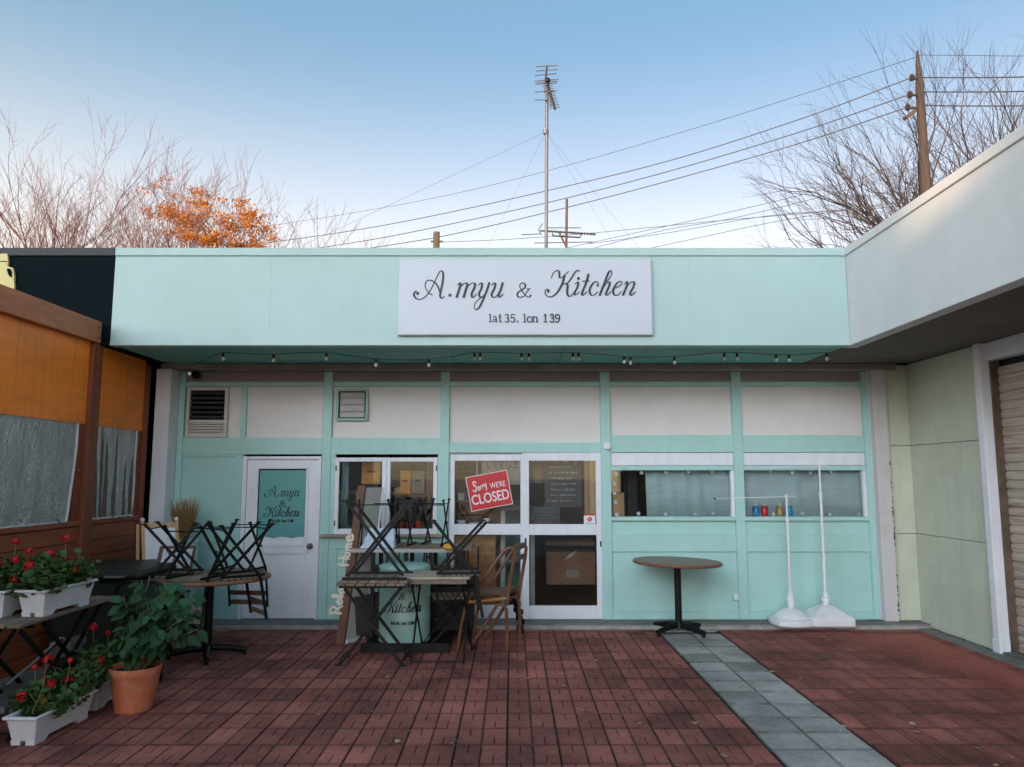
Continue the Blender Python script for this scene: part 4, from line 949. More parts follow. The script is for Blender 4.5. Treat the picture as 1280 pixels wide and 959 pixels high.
# easel board, small framed card
e0, e1 = W(187, 716, 7.75), W(211, 716, 7.9)
eb = thing('easel_board', 'white board in pale pine frame leaning behind the round table', 'easel', (e0.x, 7.8, 0))
eo = Vector((W(186, 740, 7.7).x, 7.66, .05)); ex = Vector((.30, .16, 0)); eu = Vector((-.13, .07, 1.10)); en = ex.cross(eu).normalized()*.02
def eq(u0, u1, v0, v1, d0=0, d1=1): return MB().par(eo+ex*u0+eu*v0+en*d0, ex*(u1-u0), eu*(v1-v0), en*(d1-d0))
eq(.09, .91, .40, .955, .2, .6).build('white_panel', white, eb)
for q in ((0, .09, 0, 1.02), (.91, 1, 0, 1.02)): eq(*q).build('upright', pine, eb, .003)
eq(.092, .908, .955, 1.0).build('top_bar', pine, eb, .003); eq(.092, .908, .33, .38).build('lower_bar', pine, eb, .003)
for u_ in (.045, .955): MB().sphere(eo+ex*u_+eu*1.03-en*.5, .022, 10, 7).build('knob', white, eb, smooth=True)
MB().bar(eo+ex*0-Vector((.06, 0, 0)), eo+eu*.99-Vector((.02, .02, 0)), .025, .02).build('rear_leg', pine, eb)
fc = thing('framed_card', 'small framed blue-white card propped on the round table under chair legs', 'card', (-3.0, 7.4, .72))
fo = Vector((W(193, 722, 7.42).x, 7.42, .722)); fx_ = Vector((.33, .05, 0)); fu = Vector((0, .09, .22)); fn = fx_.cross(fu).normalized()
MB().par(fo+fn*.003, fx_, fu, fn*.012).build('frame', wood_dk, fc); card_m = M('card_print', (.62, .70, .76), .5, var=.03)
MB().par(fo+fx_*.12+fu*.10+fn*.0152, fx_*.80, fu*.78, fn*.002).build('card', card_m, fc)
strokes_mesh(MB(), [([(.1,.2),(.22,.1),(.2,.3),(.35,.15),(.45,.25)], .025, .04), ([(.1,.55),(.25,.5)], .03, .03), ([(.35,.8),(.42,.55),(.5,.8),(.58,.6),(.64,.8),(.8,.62)], .03, .05)], lambda x, y, o: fo+fx_*(.12+.8*x)+fu*(.88-.78*y)+fn*(.0176+o), .0006).build('writing', ink, fc)

# leaning framed board with cut-out letters
lp0 = G(419, 805); lp0 = Vector((lp0.x, lp0.y, 0)); ltop = W(447, 607, lp0.y+.42)
lb_ = thing('leaning_sign', 'tall brown framed board leaning at the window with pale cut-out Relax Home letters', 'sign', tuple(lp0))
lu = ltop-lp0; lx = Vector((.085, -.02, 0)); ld = Vector((.14, .26, 0))
MB().par(lp0, lx, lu, ld*.10).build('side_board', wood_dk, lb_, .003)
MB().par(lp0+lx*.9+ld*.102, Vector((.01, 0, 0)), lu*.985, ld*.9).build('back_panel', M('pale_board', (.50, .50, .47), .7, var=.08, vscale=5), lb_)
MB().par(lp0+lx*.5+ld*1.003, lx*.6, lu*.985, ld*.08).build('frame_rail', white, lb_, .003)
MB().par(lp0+lx*.5+ld*.104, lx*.6, lu*.02, ld*.896).build('frame_rail', white, lb_)
rel = {'R': [[(0,0),(.02,1)], [(-.1,.92),(.25,1.02),(.5,.78),(.3,.5),(.05,.48)], [(.22,.48),(.62,0)]], 'e': [[(.02,.27),(.4,.32),(.36,.52),(.16,.52),(.02,.3),(.1,.04),(.34,.02),(.55,.16)]],
       'l': [[(0,.1),(.18,.7),(.12,1.0),(0,.9),(0,.15),(.12,0),(.26,.12)]], 'a': [[(.36,.45),(.15,.5),(.02,.25),(.12,.02),(.3,.1),(.38,.48),(.38,.1),(.52,.04)]], 'x': [[(0,.5),(.38,0)], [(0,0),(.38,.5)]],
       'H': [[(0,0),(.05,1)], [(.55,0),(.6,1)], [(-.1,.48),(.72,.52)]], 'o': [[(.2,.5),(.02,.3),(.12,.03),(.35,.12),(.36,.38),(.2,.5)]], 'm': [[(0,0),(.03,.48)], [(.03,.36),(.18,.5),(.26,.38),(.27,0)], [(.27,.36),(.42,.5),(.5,.38),(.52,.05),(.62,.03)]]}
lm = M('pale_cut_letter', (.78, .68, .56), .6, var=.06); lun = lu.normalized(); side = -lx.normalized(); fn2 = lun.cross(lx).normalized()
if fn2.y > 0: fn2 = -fn2
def letter(chx, px0, py0, hgt):
    base = W(px0, py0, lp0.y+.02); base.y = lp0.y+lu.y*((base.z)/lu.z)-.006; k = hgt
    base = W(px0, py0, base.y)
    mb = MB(); strokes_mesh(mb, [(p, .185, .185) for p in rel[chx]], lambda x, y, o: base+lun*(x*k)+side*(y*k)+fn2*o, .016)
    return fix_normals(mb.build('cut_letter', lm, lb_))
for chx, x_, y_, h_ in (('R', 427, 767, .115), ('e', 428, 756, .10), ('l', 429, 747, .115), ('a', 431, 742, .11), ('x', 433, 731, .11), ('H', 436, 707, .115), ('o', 438, 696.5, .11), ('m', 439.5, 688, .115), ('e', 441.5, 677, .125)): letter(chx, x_, y_, h_)

# brown bent-frame chair beside the doors
bcx = G(634, 813); bc = thing('wooden_chair', 'old brown chair with bent wood frame by the sliding doors', 'chair', (bcx.x-.12, bcx.y+.1, 0))
bw = M('bent_brown_wood', (.17, .075, .038), .38, var=.3, vscale=6, stretch=(3, 3, 1)); by0 = bcx.y
def bp(px_, py_, dy): return W(px_, py_, by0+dy)
for dy in (.0, .44):
    k = 'side_frame'
    sft = Vector((0, 0, 0))
    def q(x_, y_): v = W(x_, y_, by0); v.y += dy; v.x += (.12 if dy else 0); return v
    MB().tube([q(634, 813), q(634, 785), q(633, 762), q(628, 755), q(621, 757), q(605, 783), q(587, 810)], .017, 8).build('side_frame', bw, bc, smooth=True)
    MB().tube([q(633, 757), q(636, 735), q(642, 700), q(643, 690), q(639, 685), q(633, 686), q(622, 699), q(604, 726), q(594, 742)], .017, 8).build('arm_frame', bw, bc, smooth=True)
    MB().tube([q(582, 753), q(600, 752), q(633, 748)], .016, 8).build('seat_rail', M('worn_ochre_edge', (.42, .19, .03), .45, var=.2) if not dy else bw, bc, smooth=True)
    MB().tube([q(582, 757), q(577, 780), q(572, 812)], .014, 8).build('front_leg', bw, bc, smooth=True)
def q2(x_, y_, dy): v = W(x_, y_, by0); v.y += dy; v.x += .12*dy/.44; return v
seat = [q2(581, 748, .02), q2(633, 744, .02), q2(633, 744, .42), q2(581, 748, .42)]
mb = MB(); mb.add(seat+[v+Vector((0, 0, .03)) for v in seat], [(3, 2, 1, 0), (4, 5, 6, 7), (0, 1, 5, 4), (1, 2, 6, 5), (2, 3, 7, 6), (3, 0, 4, 7)]); mb.build('seat', wood_dk, bc, .008)
for py_ in (686, 700): MB().bar(q2(642, py_, .0), q2(642, py_, .44), .02, .05).build('back_slat', bw, bc, .004)
MB().bar(q2(584, 752, 0), q2(584, 752, .44), .02, .03).build('front_rail', bw, bc, .004)
# black stack of nested rubber feet behind it
rx = W(648, 780, 8.25); st_ = thing('planter_stand_stack', 'leaning stack of dark knobbed castor feet behind the brown chair', 'castors', (rx.x, 8.2, 0))
for i, (px_, py_) in enumerate([(640, 742), (644, 748), (647, 755), (646, 762), (650, 765), (649, 772), (652, 777), (650, 784), (651, 789)]):
    p = W(px_, py_, 8.12-.01*i); MB().lathe([(.015, -.03), (.036, -.02), (.036, .02), (.015, .03)], 10, tuple(p)).build('caster', black_metal, st_, smooth=True)
MB().tube([W(638, 735, 8.16), W(652, 792, 8.06)], .012, 8).build('rod', black_metal, st_)

# left slatted table with planters
lt = thing('folding_table', 'weathered slat table at the left edge carrying two white planters', 'table', (-3.35, 5.45, 0))
for k in range(7): B(-3.66+.094*k, -3.66+.094*k+.080, 4.86+R.uniform(-.01, .01), 6.06+R.uniform(-.01, .01), .68, .70).build('top_slat', old_wood, lt, .003)
for y_ in (5.02, 5.9): B(-3.65, -3.03, y_-.012, y_+.012, .655, .679).build('top_rail', black_metal, lt)
for x_ in (-3.08, -3.60):
    for d_, (y0, y1) in enumerate(((4.92, 5.72), (5.72, 4.92))): MB().bar((x_+.03*d_, y0, 0), (x_+.03*d_, y1, .655), .014, .028, (0, .6, .8)).build('leg', black_metal, lt)
    for d_, (y0, y1) in enumerate(((5.2, 5.98), (5.98, 5.2))): MB().bar((x_-.03+.03*d_, y0, 0), (x_-.03+.03*d_, y1, .655), .014, .028, (0, .6, .8)).build('leg', black_metal, lt)
for y_ in (4.94, 5.7, 5.96): MB().tube([(-3.62, y_, .04), (-3.04, y_, .04)], .008, 6).build('stretcher', black_metal, lt)

def planter(label, c, L_=.58, W_=.21, H_=.175, rz=0., spread=1., seed=1, flowers=7, bias=0., tall=.2):
    t = thing('planter_box', label, 'planter', tuple(c), 'white plastic planter boxes'); C = Vector(c); Rz = Matrix.Rotation(rz, 3, 'Z')
    def T3(v): return C+Rz @ Vector(v)
    def ring(w_, l_, z): return [(-w_, -l_, z), (w_, -l_, z), (w_, l_, z), (-w_, l_, z)]
    w0, l0, w1, l1 = W_*.36, L_*.43, W_*.47, L_*.48
    rings = [ring(w0, l0, .022), ring(w1, l1, H_-.02), ring(W_*.5+.008, L_*.5+.008, H_-.018), ring(W_*.5+.008, L_*.5+.008, H_), ring(w1-.006, l1-.006, H_), ring(w1-.012, l1-.02, H_-.04)]
    vs = [T3(v) for r_ in rings for v in r_]; fs = []
    for i in range(5):
        for k in range(4): fs.append((4*i+k, 4*i+(k+1) % 4, 4*i+4+(k+1) % 4, 4*i+4+k))
    fs.append((3, 2, 1, 0)); body = MB().add(vs, fs).build('box', white_plastic, t, .005)
    for sy in (-1, 1):
        for sx in (-1, 1):
            mb = MB(); y0 = sy*l0; y1 = sy*(l0-.13); x0 = sx*w0; x1 = sx*(w0-.055)
            vs = [T3(v) for v in [(x0, y0, 0), (x1, y0, 0), (x1, y1+sy*.03, 0), (x0, y1+sy*.03, 0), (x0+sx*.003, y0+sy*.003, .028), (x1, y0, .028), (x1, y1, .028), (x0+sx*.003, y1, .028)]]
            mb.add(vs, [(0, 1, 2, 3), (4, 5, 6, 7), (0, 1, 5, 4), (1, 2, 6, 5), (2, 3, 7, 6), (3, 0, 4, 7)]); fix_normals(mb.build('foot', white_plastic, body))
    MB().add([T3(v) for v in ring(w1-.011, l1-.019, H_-.045)], [(0, 1, 2, 3)]).build('soil', soil, t)
    # geranium
    Q = random.Random(seed); pl = thing('geranium', label.replace('white planter box', 'red geranium in the white box'), 'plant', tuple(T3((0, 0, H_-.045))), 'red geraniums')
    lf = MB(); stm = MB(); Lh = l1*.85
    def leaf(p, nrm, s_):
        nrm = nrm.normalized(); a = nrm.cross(Vector((Q.uniform(-1, 1), Q.uniform(-1, 1), .1))).normalized(); b = nrm.cross(a); m_ = 7
        vs = [p-nrm*s_*.12]+[p+(a*cos(2*pi*i/m_)+b*sin(2*pi*i/m_))*s_*Q.uniform(.82, 1.1)+nrm*s_*.12*sin(4*pi*i/m_) for i in range(m_)]
        lf.add(vs, [(0, 1+i, 1+(i+1) % m_) for i in range(m_)])
    for k in range(int(44*spread)):
        y = Q.uniform(-Lh, Lh)*.95; x = Q.uniform(-.05, .05); b0 = Vector((x, y+bias*.05, H_-.05))
        hh = Q.uniform(.06, tall)*(1-.45*abs(y+bias*-.08)/Lh); tip = Vector((x*2.4+Q.uniform(-.07, .07), y+Q.uniform(-.09, .09)+bias*.08, H_+hh))
        mid = (b0+tip)/2+Vector((Q.uniform(-.02, .02), Q.uniform(-.02, .02), .02)); stm.tube([T3(b0), T3(mid), T3(tip)], [.005, .004, .003], 4, False)
        for q_ in range(30):
            u = Q.uniform(.25, 1.05); p = b0.lerp(tip, u)+Vector((Q.gauss(0, .035), Q.gauss(0, .04), Q.gauss(0, .028))); p.z = max(p.z, H_-.03)
            leaf(T3(p), Rz @ Vector((Q.gauss(0, .6), Q.gauss(0, .6), 1)), Q.uniform(.013, .030))
    lf.build('leaves', leaf_ger, pl, kind='stuff'); stm.build('stems', stem_m, pl, smooth=True)
    for k in range(flowers):
        y = Q.uniform(-Lh, Lh); x = Q.uniform(-.11, .12); z = H_+Q.uniform(.05, tall+.06)*(1-.4*abs(y)/Lh)
        if k == 0: z = H_+tall+.10
        p = Vector((x, y, z)); fl_ = MB(); rr = Q.uniform(.016, .040)
        for j in range(34):
            d = Vector((Q.gauss(0, 1), Q.gauss(0, 1), Q.gauss(0, .8)+.3)).normalized(); cpt = p+d*rr*Q.uniform(.6, 1); a = d.cross(Vector((.3, .7, .2))).normalized(); b = d.cross(a); s_ = Q.uniform(.008, .013)
            fl_.add([T3(cpt+a*s_), T3(cpt+b*s_), T3(cpt-a*s_), T3(cpt-b*s_)], [(0, 1, 2, 3)])
        fh = fl_.build('flower_head', red_petal, pl)
        MB().tube([T3((x*.3, y, H_)), T3((x*.8, y+.01, (H_+z)/2)), T3(p)], [.003, .003, .0025], 4, False).build('flower_stalk', stem_m, fh)
    yl = MB(); lf = yl
    for k in range(3): leaf(T3((Q.uniform(.03, .12), Q.uniform(-Lh, Lh), H_+Q.uniform(.0, .08))), Rz @ Vector((Q.gauss(0, .7), Q.gauss(0, .7), .6)), .02)
    yl.build('withered_leaf', yellow_leaf, pl)
    return t
planter('white planter box on the slat table, nearer the shed end', (-3.11, 5.40, .70), W_=.195, seed=3, rz=radians(-3), flowers=11)
planter('white planter box cut off at the left edge of the slat table', (-3.36, 5.36, .70), W_=.195, seed=5, rz=radians(-1), flowers=9)
planter('white planter box on the paving nearest the viewer', (-2.93, 5.12, 0), L_=.62, W_=.20, seed=8, rz=radians(-3), flowers=12, bias=1.2, tall=.22)
planter('white planter box on the paving behind the terracotta pot', (-2.93, 5.82, 0), L_=.62, W_=.20, seed=12, rz=radians(-4), flowers=9, bias=-.2, tall=.26)

# terracotta pot with a leafy shrub
pc_ = G(168, 886); pot = thing('terracotta_pot', 'terracotta pot with pale scuffs standing on the paving', 'pot', (pc_.x, 5.58, 0)); pcv = (pc_.x, 5.58, 0)
MB().lathe([(.118, 0), (.122, .008), (.142, .12), (.160, .232), (.1635, .236), (.172, .288), (.168, .296), (.158, .292), (.150, .255)], 40, pcv).build('body', terracotta, pot, smooth=True)
MB().lathe([(.10, .25), (.149, .262)], 24, pcv).build('soil', soil, pot)
shr = thing('potted_shrub', 'dark green leafy shrub growing in the terracotta pot', 'plant', (pcv[0], pcv[1], .26)); Pc = Vector(pcv)
Q = random.Random(21)
lmsh = []
for v_ in range(3):
    mb = MB(); n = 6; L0 = 1.
    for i in range(n+1):
        u = i/n; hw_ = .36*(sin(pi*min(1, u**.75))**.9)*(1+.08*((i+v_) % 2)); bend = -.18*u*u*(1+.3*v_)
        mb.v += [Vector((-hw_, u, bend+.10*hw_)), Vector((0, u, bend-.02)), Vector((hw_, u, bend+.10*hw_))]
    for i in range(n): q_ = 3*i; mb.f += [(q_, q_+1, q_+4, q_+3), (q_+1, q_+2, q_+5, q_+4)]
    lmsh.append(mb)
me_ = []
for mb in lmsh:
    o = mb.build('leaf', leaf_dk, shr, smooth=True); o.location = (0, 0, 0); o.data.transform(Matrix.Translation(Vector(shr.location))); me_.append(o.data); bpy.data.objects.remove(o)
stems = MB(); cnt = 0; shc = Vector((.13, .03, .59))
tips = []
for k in range(34):
    a = Q.uniform(0, 2*pi); e = Q.uniform(-.35, 1.2); r_ = Q.uniform(.12, .36)
    tip = Pc+shc+Vector((cos(a)*cos(e)*r_*.95, sin(a)*cos(e)*r_*.85, sin(e)*r_*1.0)); b0 = Pc+Vector((Q.uniform(-.03, .03), Q.uniform(-.03, .03), .25))
    m1 = b0.lerp(tip, .5)+Vector((0, 0, .06)); stems.tube([b0, m1, tip], [.007, .005, .003], 5, False); tips.append((b0, m1, tip))
stems.tube([Pc+Vector((-.02, -.05, .25)), Pc+Vector((.0, -.05, .37)), Pc+Vector((.012, -.04, .50))], [.008, .007, .005], 6)
stems.build('stems', stem_m, shr, smooth=True)
while cnt < 298:
    b0, m1, tip = Q.choice(tips); u = Q.uniform(.35, 1.02)
    p = (m1.lerp(tip, (u-.5)*2) if u > .5 else b0.lerp(m1, u*2))+Vector((Q.gauss(0, .03), Q.gauss(0, .03), Q.gauss(0, .02)))
    if p.z < .36: continue
    out = (p-(Pc+shc)); out.z = out.z*.3-.10; out = (out.normalized()+Vector((Q.gauss(0, .35), Q.gauss(0, .35), Q.gauss(0, .35)-.30))).normalized()
    up = (Vector((Q.gauss(0, .35), Q.gauss(-.25, .35), 1))); x_ = out.cross(up).normalized(); z_ = x_.cross(out)
    s_ = Q.uniform(.065, .118)
    o = bpy.data.objects.new('leaf', me_[cnt % 3]); COL.objects.link(o); o.parent = shr
    o.matrix_local = Matrix.Translation(p-Vector(shr.location)) @ Matrix((( x_.x, out.x, z_.x, 0), (x_.y, out.y, z_.y, 0), (x_.z, out.z, z_.z, 0), (0, 0, 0, 1))) @ Matrix.Scale(s_, 4); cnt += 1

mb = MB()
for k in range(230):
    b0, m1, tip = Q.choice(tips); p = m1.lerp(tip, Q.uniform(-.2, .9))*.8+(Pc+shc)*.2+Vector((Q.gauss(0, .035), Q.gauss(0, .035), Q.gauss(0, .03)))
    if p.z < .36: continue
    out = Vector((Q.gauss(0, 1), Q.gauss(-.3, 1), Q.gauss(-.5, .5))).normalized(); x_ = out.cross(Vector((Q.gauss(0, .4), Q.gauss(-.3, .4), 1))).normalized(); z_ = x_.cross(out); s_ = Q.uniform(.05, .09)
    mb.add([p+(x_*v.x+out*v.y+z_*v.z)*s_ for v in lmsh[k % 3].v], lmsh[k % 3].f)
mb.build('inner_foliage', leaf_dk, shr, smooth=True, kind='stuff')

# dark things in the corner by the shed
binm = M('dark_green_plastic', (.008, .014, .012), .5, var=.25, vscale=4)
bn = thing('storage_bin', 'dark green-black lidded bin against the shed wall', 'bin', (-3.62, 7.2, 0))
B(-3.95, -3.22, 6.75, 7.75, .0, .72).build('body', binm, bn, .03); B(-3.98, -3.18, 6.72, 7.78, .722, .80).build('lid', binm, bn, .03)
MB().tube([(-3.45, 6.70, .76), (-3.45, 6.66, .76), (-3.30, 6.66, .76), (-3.30, 6.70, .76)], .014, 8).build('handle', steel, bn, smooth=True)
bp_ = thing('upright_board', 'dark rounded board standing behind the potted shrub', 'panel', (-2.95, 6.55, 0))
pts = []
x0, x1, z1, rad = W(144, 760, 6.3).x, W(205, 760, 6.3).x, W(170, 727, 6.3).z, .10
for k in range(7): a = pi-k*pi/12; pts.append((x0+rad+rad*cos(a), z1-rad+rad*sin(a)))
for k in range(7): a = pi/2-k*pi/12; pts.append((x1-rad+rad*cos(a), z1-rad+rad*sin(a)))
pts = [(x0, .01)]+pts+[(x1, .01)]; n = len(pts)
fix_normals(MB().add([(x, 6.30, z) for x, z in pts]+[(x, 6.34, z) for x, z in pts], [tuple(range(n)), tuple(range(n, 2*n))]+[(i, (i+1) % n, n+(i+1) % n, n+i) for i in range(n)]).build('sheet', binm, bp_))
MB().tube([(x, 6.30, z) for x, z in pts], .012, 6).build('rim', black_metal, bp_, smooth=True)
# metal dustpan + boards under the slat table
dp = thing('dustpan', 'grey metal dustpan with long handle leaning under the slat table', 'dustpan', (-3.35, 5.95, 0)); dpv = W(76, 815, 5.95)
grey_m = M('grey_pan_metal', (.32, .35, .37), .35, metal=.6, var=.15)
pv = [dpv+Vector(v) for v in [(-.10, 0, -.02), (.10, -.03, .04), (.13, .10, .12), (-.05, .12, .06), (-.10, .02, -.07), (.10, -.01, -.02), (.13, .12, .05), (-.05, .14, .0)]]
fix_normals(MB().add(pv, [(0, 1, 2, 3), (4, 5, 6, 7), (0, 1, 5, 4), (1, 2, 6, 5), (2, 3, 7, 6), (3, 0, 4, 7)]).build('pan', grey_m, dp, .008))
MB().tube([W(76, 797, 5.9), W(62, 810, 5.85), W(40, 830, 5.75), W(8, 856, 5.6)], .011, 8).build('handle', grey_m, dp, smooth=True)
MB().tube([W(62, 806, 5.9), W(78, 797, 5.95), W(88, 806, 5.98)], .009, 8).build('rim', grey_m, dp, smooth=True)
for i, (dz, dx) in enumerate(((0, 0), (.045, .03))):
    tag(B(-3.85+dx, -3.35+dx, 5.25, 6.2, .02+dz, .06+dz).build('wooden_board', M('grey_board', (.17, .16, .15), .8, var=.25, stretch=(5, 1, 5)), bevel=.004), ['lower grey plank lying under the slat table', 'upper grey plank lying under the slat table'][i], 'plank', 'planks under the slat table')

# banner stands
def stand(label, c, poleh, arm0, arm1, kind):
    t = thing('banner_stand', label, 'banner stand', tuple(c), 'white banner pole stands'); C = Vector(c)
    if kind == 0:
        MB().lathe([(.22, 0), (.232, .015), (.232, .055), (.215, .07), (.20, .075)], 40, c, sq=.32).build('base', white_plastic, t, .0, smooth=True)
        MB().lathe([(.19, .0755), (.175, .10), (.13, .14), (.07, .165), (.055, .17)], 28, c).build('dome', white_plastic, t, smooth=True)
    else:
        w_ = .225; mb = MB()
        vs = []
        for hw_, z in ((w_, 0), (w_, .085), (.06, .20)): vs += [C+Vector((sx*hw_, sy*hw_*.92, z)) for sx, sy in ((-1, -1), (1, -1), (1, 1), (-1, 1))]
        fs = [(3, 2, 1, 0), (8, 9, 10, 11)]+[(4*i+k, 4*i+(k+1) % 4, 4*i+4+(k+1) % 4, 4*i+4+k) for i in range(2) for k in range(4)]
        mb.add(vs, fs).build('base', white_plastic, t, .014)
    MB().lathe([(.034, .165), (.036, .20), (.036, .235), (.046, .24), (.046, .275), (.03, .285), (.024, .33)], 18, c).build('collar', white_plastic, t, smooth=True)
    MB().tube([C+Vector((0, 0, .30)), C+Vector((0, 0, poleh*.82))], .0145, 12).build('lower_pole', white_plastic, t, smooth=True)
    MB().tube([C+Vector((0, 0, poleh*.82)), C+Vector((0, 0, poleh))], .0115, 12).build('upper_pole', white_plastic, t, smooth=True)
    MB().tube([C+Vector((0, 0, poleh*.79)), C+Vector((0, 0, poleh*.84))], .020, 12).build('joint', white_plastic, t, smooth=True)
    MB().tube([C+Vector((0, 0, poleh-.015)), C+Vector((0, 0, poleh+.03))], .017, 12).build('cap', white_plastic, t, smooth=True)
    a = MB().tube([C+Vector((arm0, -.02, poleh-.012)), C+Vector((arm1, -.02, poleh+.012))], .0052, 8).build('arm', white_plastic, t, smooth=True)
    MB().tube([C+Vector((arm0-.012, -.02, poleh-.0125)), C+Vector((arm0+.002, -.02, poleh-.012))], .010, 8).build('arm_tip', black_metal if kind == 0 else white_plastic, a)
b1 = W(988, 779, 8.50); stand('white banner stand with round domed foot and shorter pole by the window', (b1.x, 8.46, .046), W(979, 622, 8.46).z-.046, -.78, .10, 0)
b2 = W(1030, 779, 8.55); stand('white banner stand with square pyramid foot and taller pole by the window', (b2.x, 8.47, .046), W(1018, 584, 8.47).z-.046, -.82, .09, 1)

# ================================================================== INTERIOR THINGS SEEN THROUGH THE GLASS
# paper blinds
reed = M('pale_blue_blind', (.60, .73, .76), .8, var=.14, vscale=4, stretch=(.7, 1, 26), trans=.25, bump=.2, bscale=20)
def blind(label, x0, x1, zt, zb):
    mb = MB(); n = 48
    for i in range(n+1):
        u = i/n; mb.v += [Vector((x0+(x1-x0)*u, FY+.13+.008*sin(u*40)+.01*sin(u*13), zt)), Vector((x0+(x1-x0)*u+.01, FY+.13+.012*sin(u*38)+.01*sin(u*11), zb))]
    for i in range(n): q_ = 2*i; mb.f.append((q_, q_+2, q_+3, q_+1))
    o = mb.build('paper_blind', reed, smooth=True); mod = o.modifiers.new('thickness', 'SOLIDIFY'); mod.thickness = .002; tag(o, label, 'blind', 'pale blue blinds behind the right windows')
zt_, zb_ = zl(586), zl(648)
blind('pale blue blind covering most of the window above the round table', W(807, 615, FY+.13).x, bays[3][1], zt_, zb_)
blind('pale blue blind filling the window behind the candy jars', bays[4][0], bays[4][1], zt_, zb_)
# round suction discs along the window edges
dg = thing('suction_discs', 'row of small round clear suction discs stuck inside the right hand windows', 'suction discs', (W(930, 615, FY).x, FY+.064, zl(615)))
dm = M('milky_disc', (.62, .64, .66), .3, var=.05)
for px_, py_ in [(802,591),(832,591),(861,590),(890,590),(913,591),(771,592),(768,604),(768,617),(769,628),(798,642),(832,643),(869,643),(891,642),(914,643),(963,590),(990,591),(1013,591),(1039,590),(1076,591),(944,642),(967,643),(1003,642),(1037,643),(1073,643),(771,643)]:
    p = W(px_, py_, FY+.064); MB().tube([p, p+Vector((0, -.002, 0))], .021, 12).build('disc', dm, dg)
# candy jars on the inner sill
jarz = zl(646)
B(bays[4][0], bays[4][1], FY+.063, FY+.12, jarz-.03, jarz-.001).build('inner_sill', mint, shop)
for px_, colr, nm in ((944.5, (.02, .22, .42), 'blue jar at the left end of the window sill'), (955.5, (.45, .03, .05), 'red jar beside the blue one on the window sill'), (974, (.40, .27, .11), 'tan jar on the window sill left of the second blue jar'), (986, (.015, .26, .44), 'blue jar at the right end of the row on the sill')):
    x_ = W(px_, 636, FY+.09).x; jt = thing('candy_jar', nm, 'jar', (x_, FY+.09, jarz), 'candy jars on the window sill')
    cm = M('candy_'+str(px_), colr, .25, var=.6, vscale=45)
    MB().lathe([(.034, 0), (.040, .01), (.040, .075), (.036, .085), (.040, .095), (.038, .105), (.026, .118)], 16, (x_, FY+.09, jarz)).build('jar_body', cm, jt, smooth=True)
    MB().lathe([(.028, .1185), (.030, .122), (.030, .138), (.026, .142)], 16, (x_, FY+.09, jarz)).build('lid', dm, jt, smooth=True)

# chalkboard with scribbled menu
cbm = M('chalkboard', (.035, .04, .045), .6, var=.2); chk = M('chalk', (.55, .5, .56), .9)
def board(label, x0, y0, x1, y1, Y, rows, seed, skew=.0, chk=chk):
    a, b, c, d = rect(x0, y0, x1, y1, Y); t = thing('chalkboard', label, 'chalkboard', (a, Y, c), 'menu chalkboards'); B(a, b, Y, Y+.012, c, d).build('slate', cbm, t)
    Q = random.Random(seed); st = []
    for r_ in range(rows):
        z = d-(d-c)*(r_+.8)/(rows+.7); x = a+.03+Q.uniform(0, .05); xe = b-.03-Q.uniform(0, .12)
        while x < xe:
            ww = Q.uniform(.012, .024); hh = .026 if r_ else .04
            for _ in range(2): st.append(([(x+Q.uniform(0, ww), -z-Q.uniform(0, hh)) for _ in range(3)], .0036, .0036))
            x += ww+.006
    strokes_mesh(MB(), st, lambda x, y, o: Vector((x, Y-.0004-o, -y)), .0006).build('chalk_writing', chk, t); return t
board('large black menu chalkboard with rows of pale handwriting inside the right door leaf', 681, 573, 727, 634, FY+.16, 8, 4)
board('lower dark menu board with faint writing below the large chalkboard', 661, 634, 700, 657, FY+.18, 5, 9, chk=M('faint_chalk', (.16, .18, .2), .9))
# carton in the lower right pane
def carton(label, x0, y0, x1, y1, Y, dep, col, extra=True, name='cardboard_box', group=None, slot=False):
    a, b, c, d = rect(x0, y0, x1, y1, Y); t = thing(name, label, 'box', (a, Y, c), group); m_ = M('carton_%d_%d' % (x0, y0), col, .8, var=.1, vscale=5)
    B(a, b, Y, Y+dep, c, d).build('carton', m_, t, .004)
    if extra:
        B(a+(b-a)*.4, a+(b-a)*.66, Y-.002, Y-.0005, c+(d-c)*.22, c+(d-c)*.45).build('label', M('faded_label', (.30, .24, .20), .7), t)
        MB().par((a+(b-a)*.37, Y-.004, d-(d-c)*.25), (.10, 0, .05), (.06, 0, .07), (0, .002, 0)).build('paper_note', M('crumpled_paper', (.55, .5, .45), .8), t)
    if slot: B(a+(b-a)*.28, a+(b-a)*.72, Y-.002, Y-.0005, c+(d-c)*.52, c+(d-c)*.60).build('dark_slot', ink, t)
    return t
carton('big brown cardboard box with a paper note behind the lower right door pane', 683, 690, 744, 731, FY+.75, .5, (.26, .13, .075))
st_w = M('shelf_wood', (.28, .13, .06), .6, var=.25, stretch=(1, 5, 5))
a, b, c, d = rect(683, 677, 744, 689, FY+.8); tag(B(a, b, FY+.8, FY+1.3, d-.05, d).build('wooden_bench', st_w, bevel=.004), 'dark wooden bench top above the cardboard box inside the doors', 'bench')
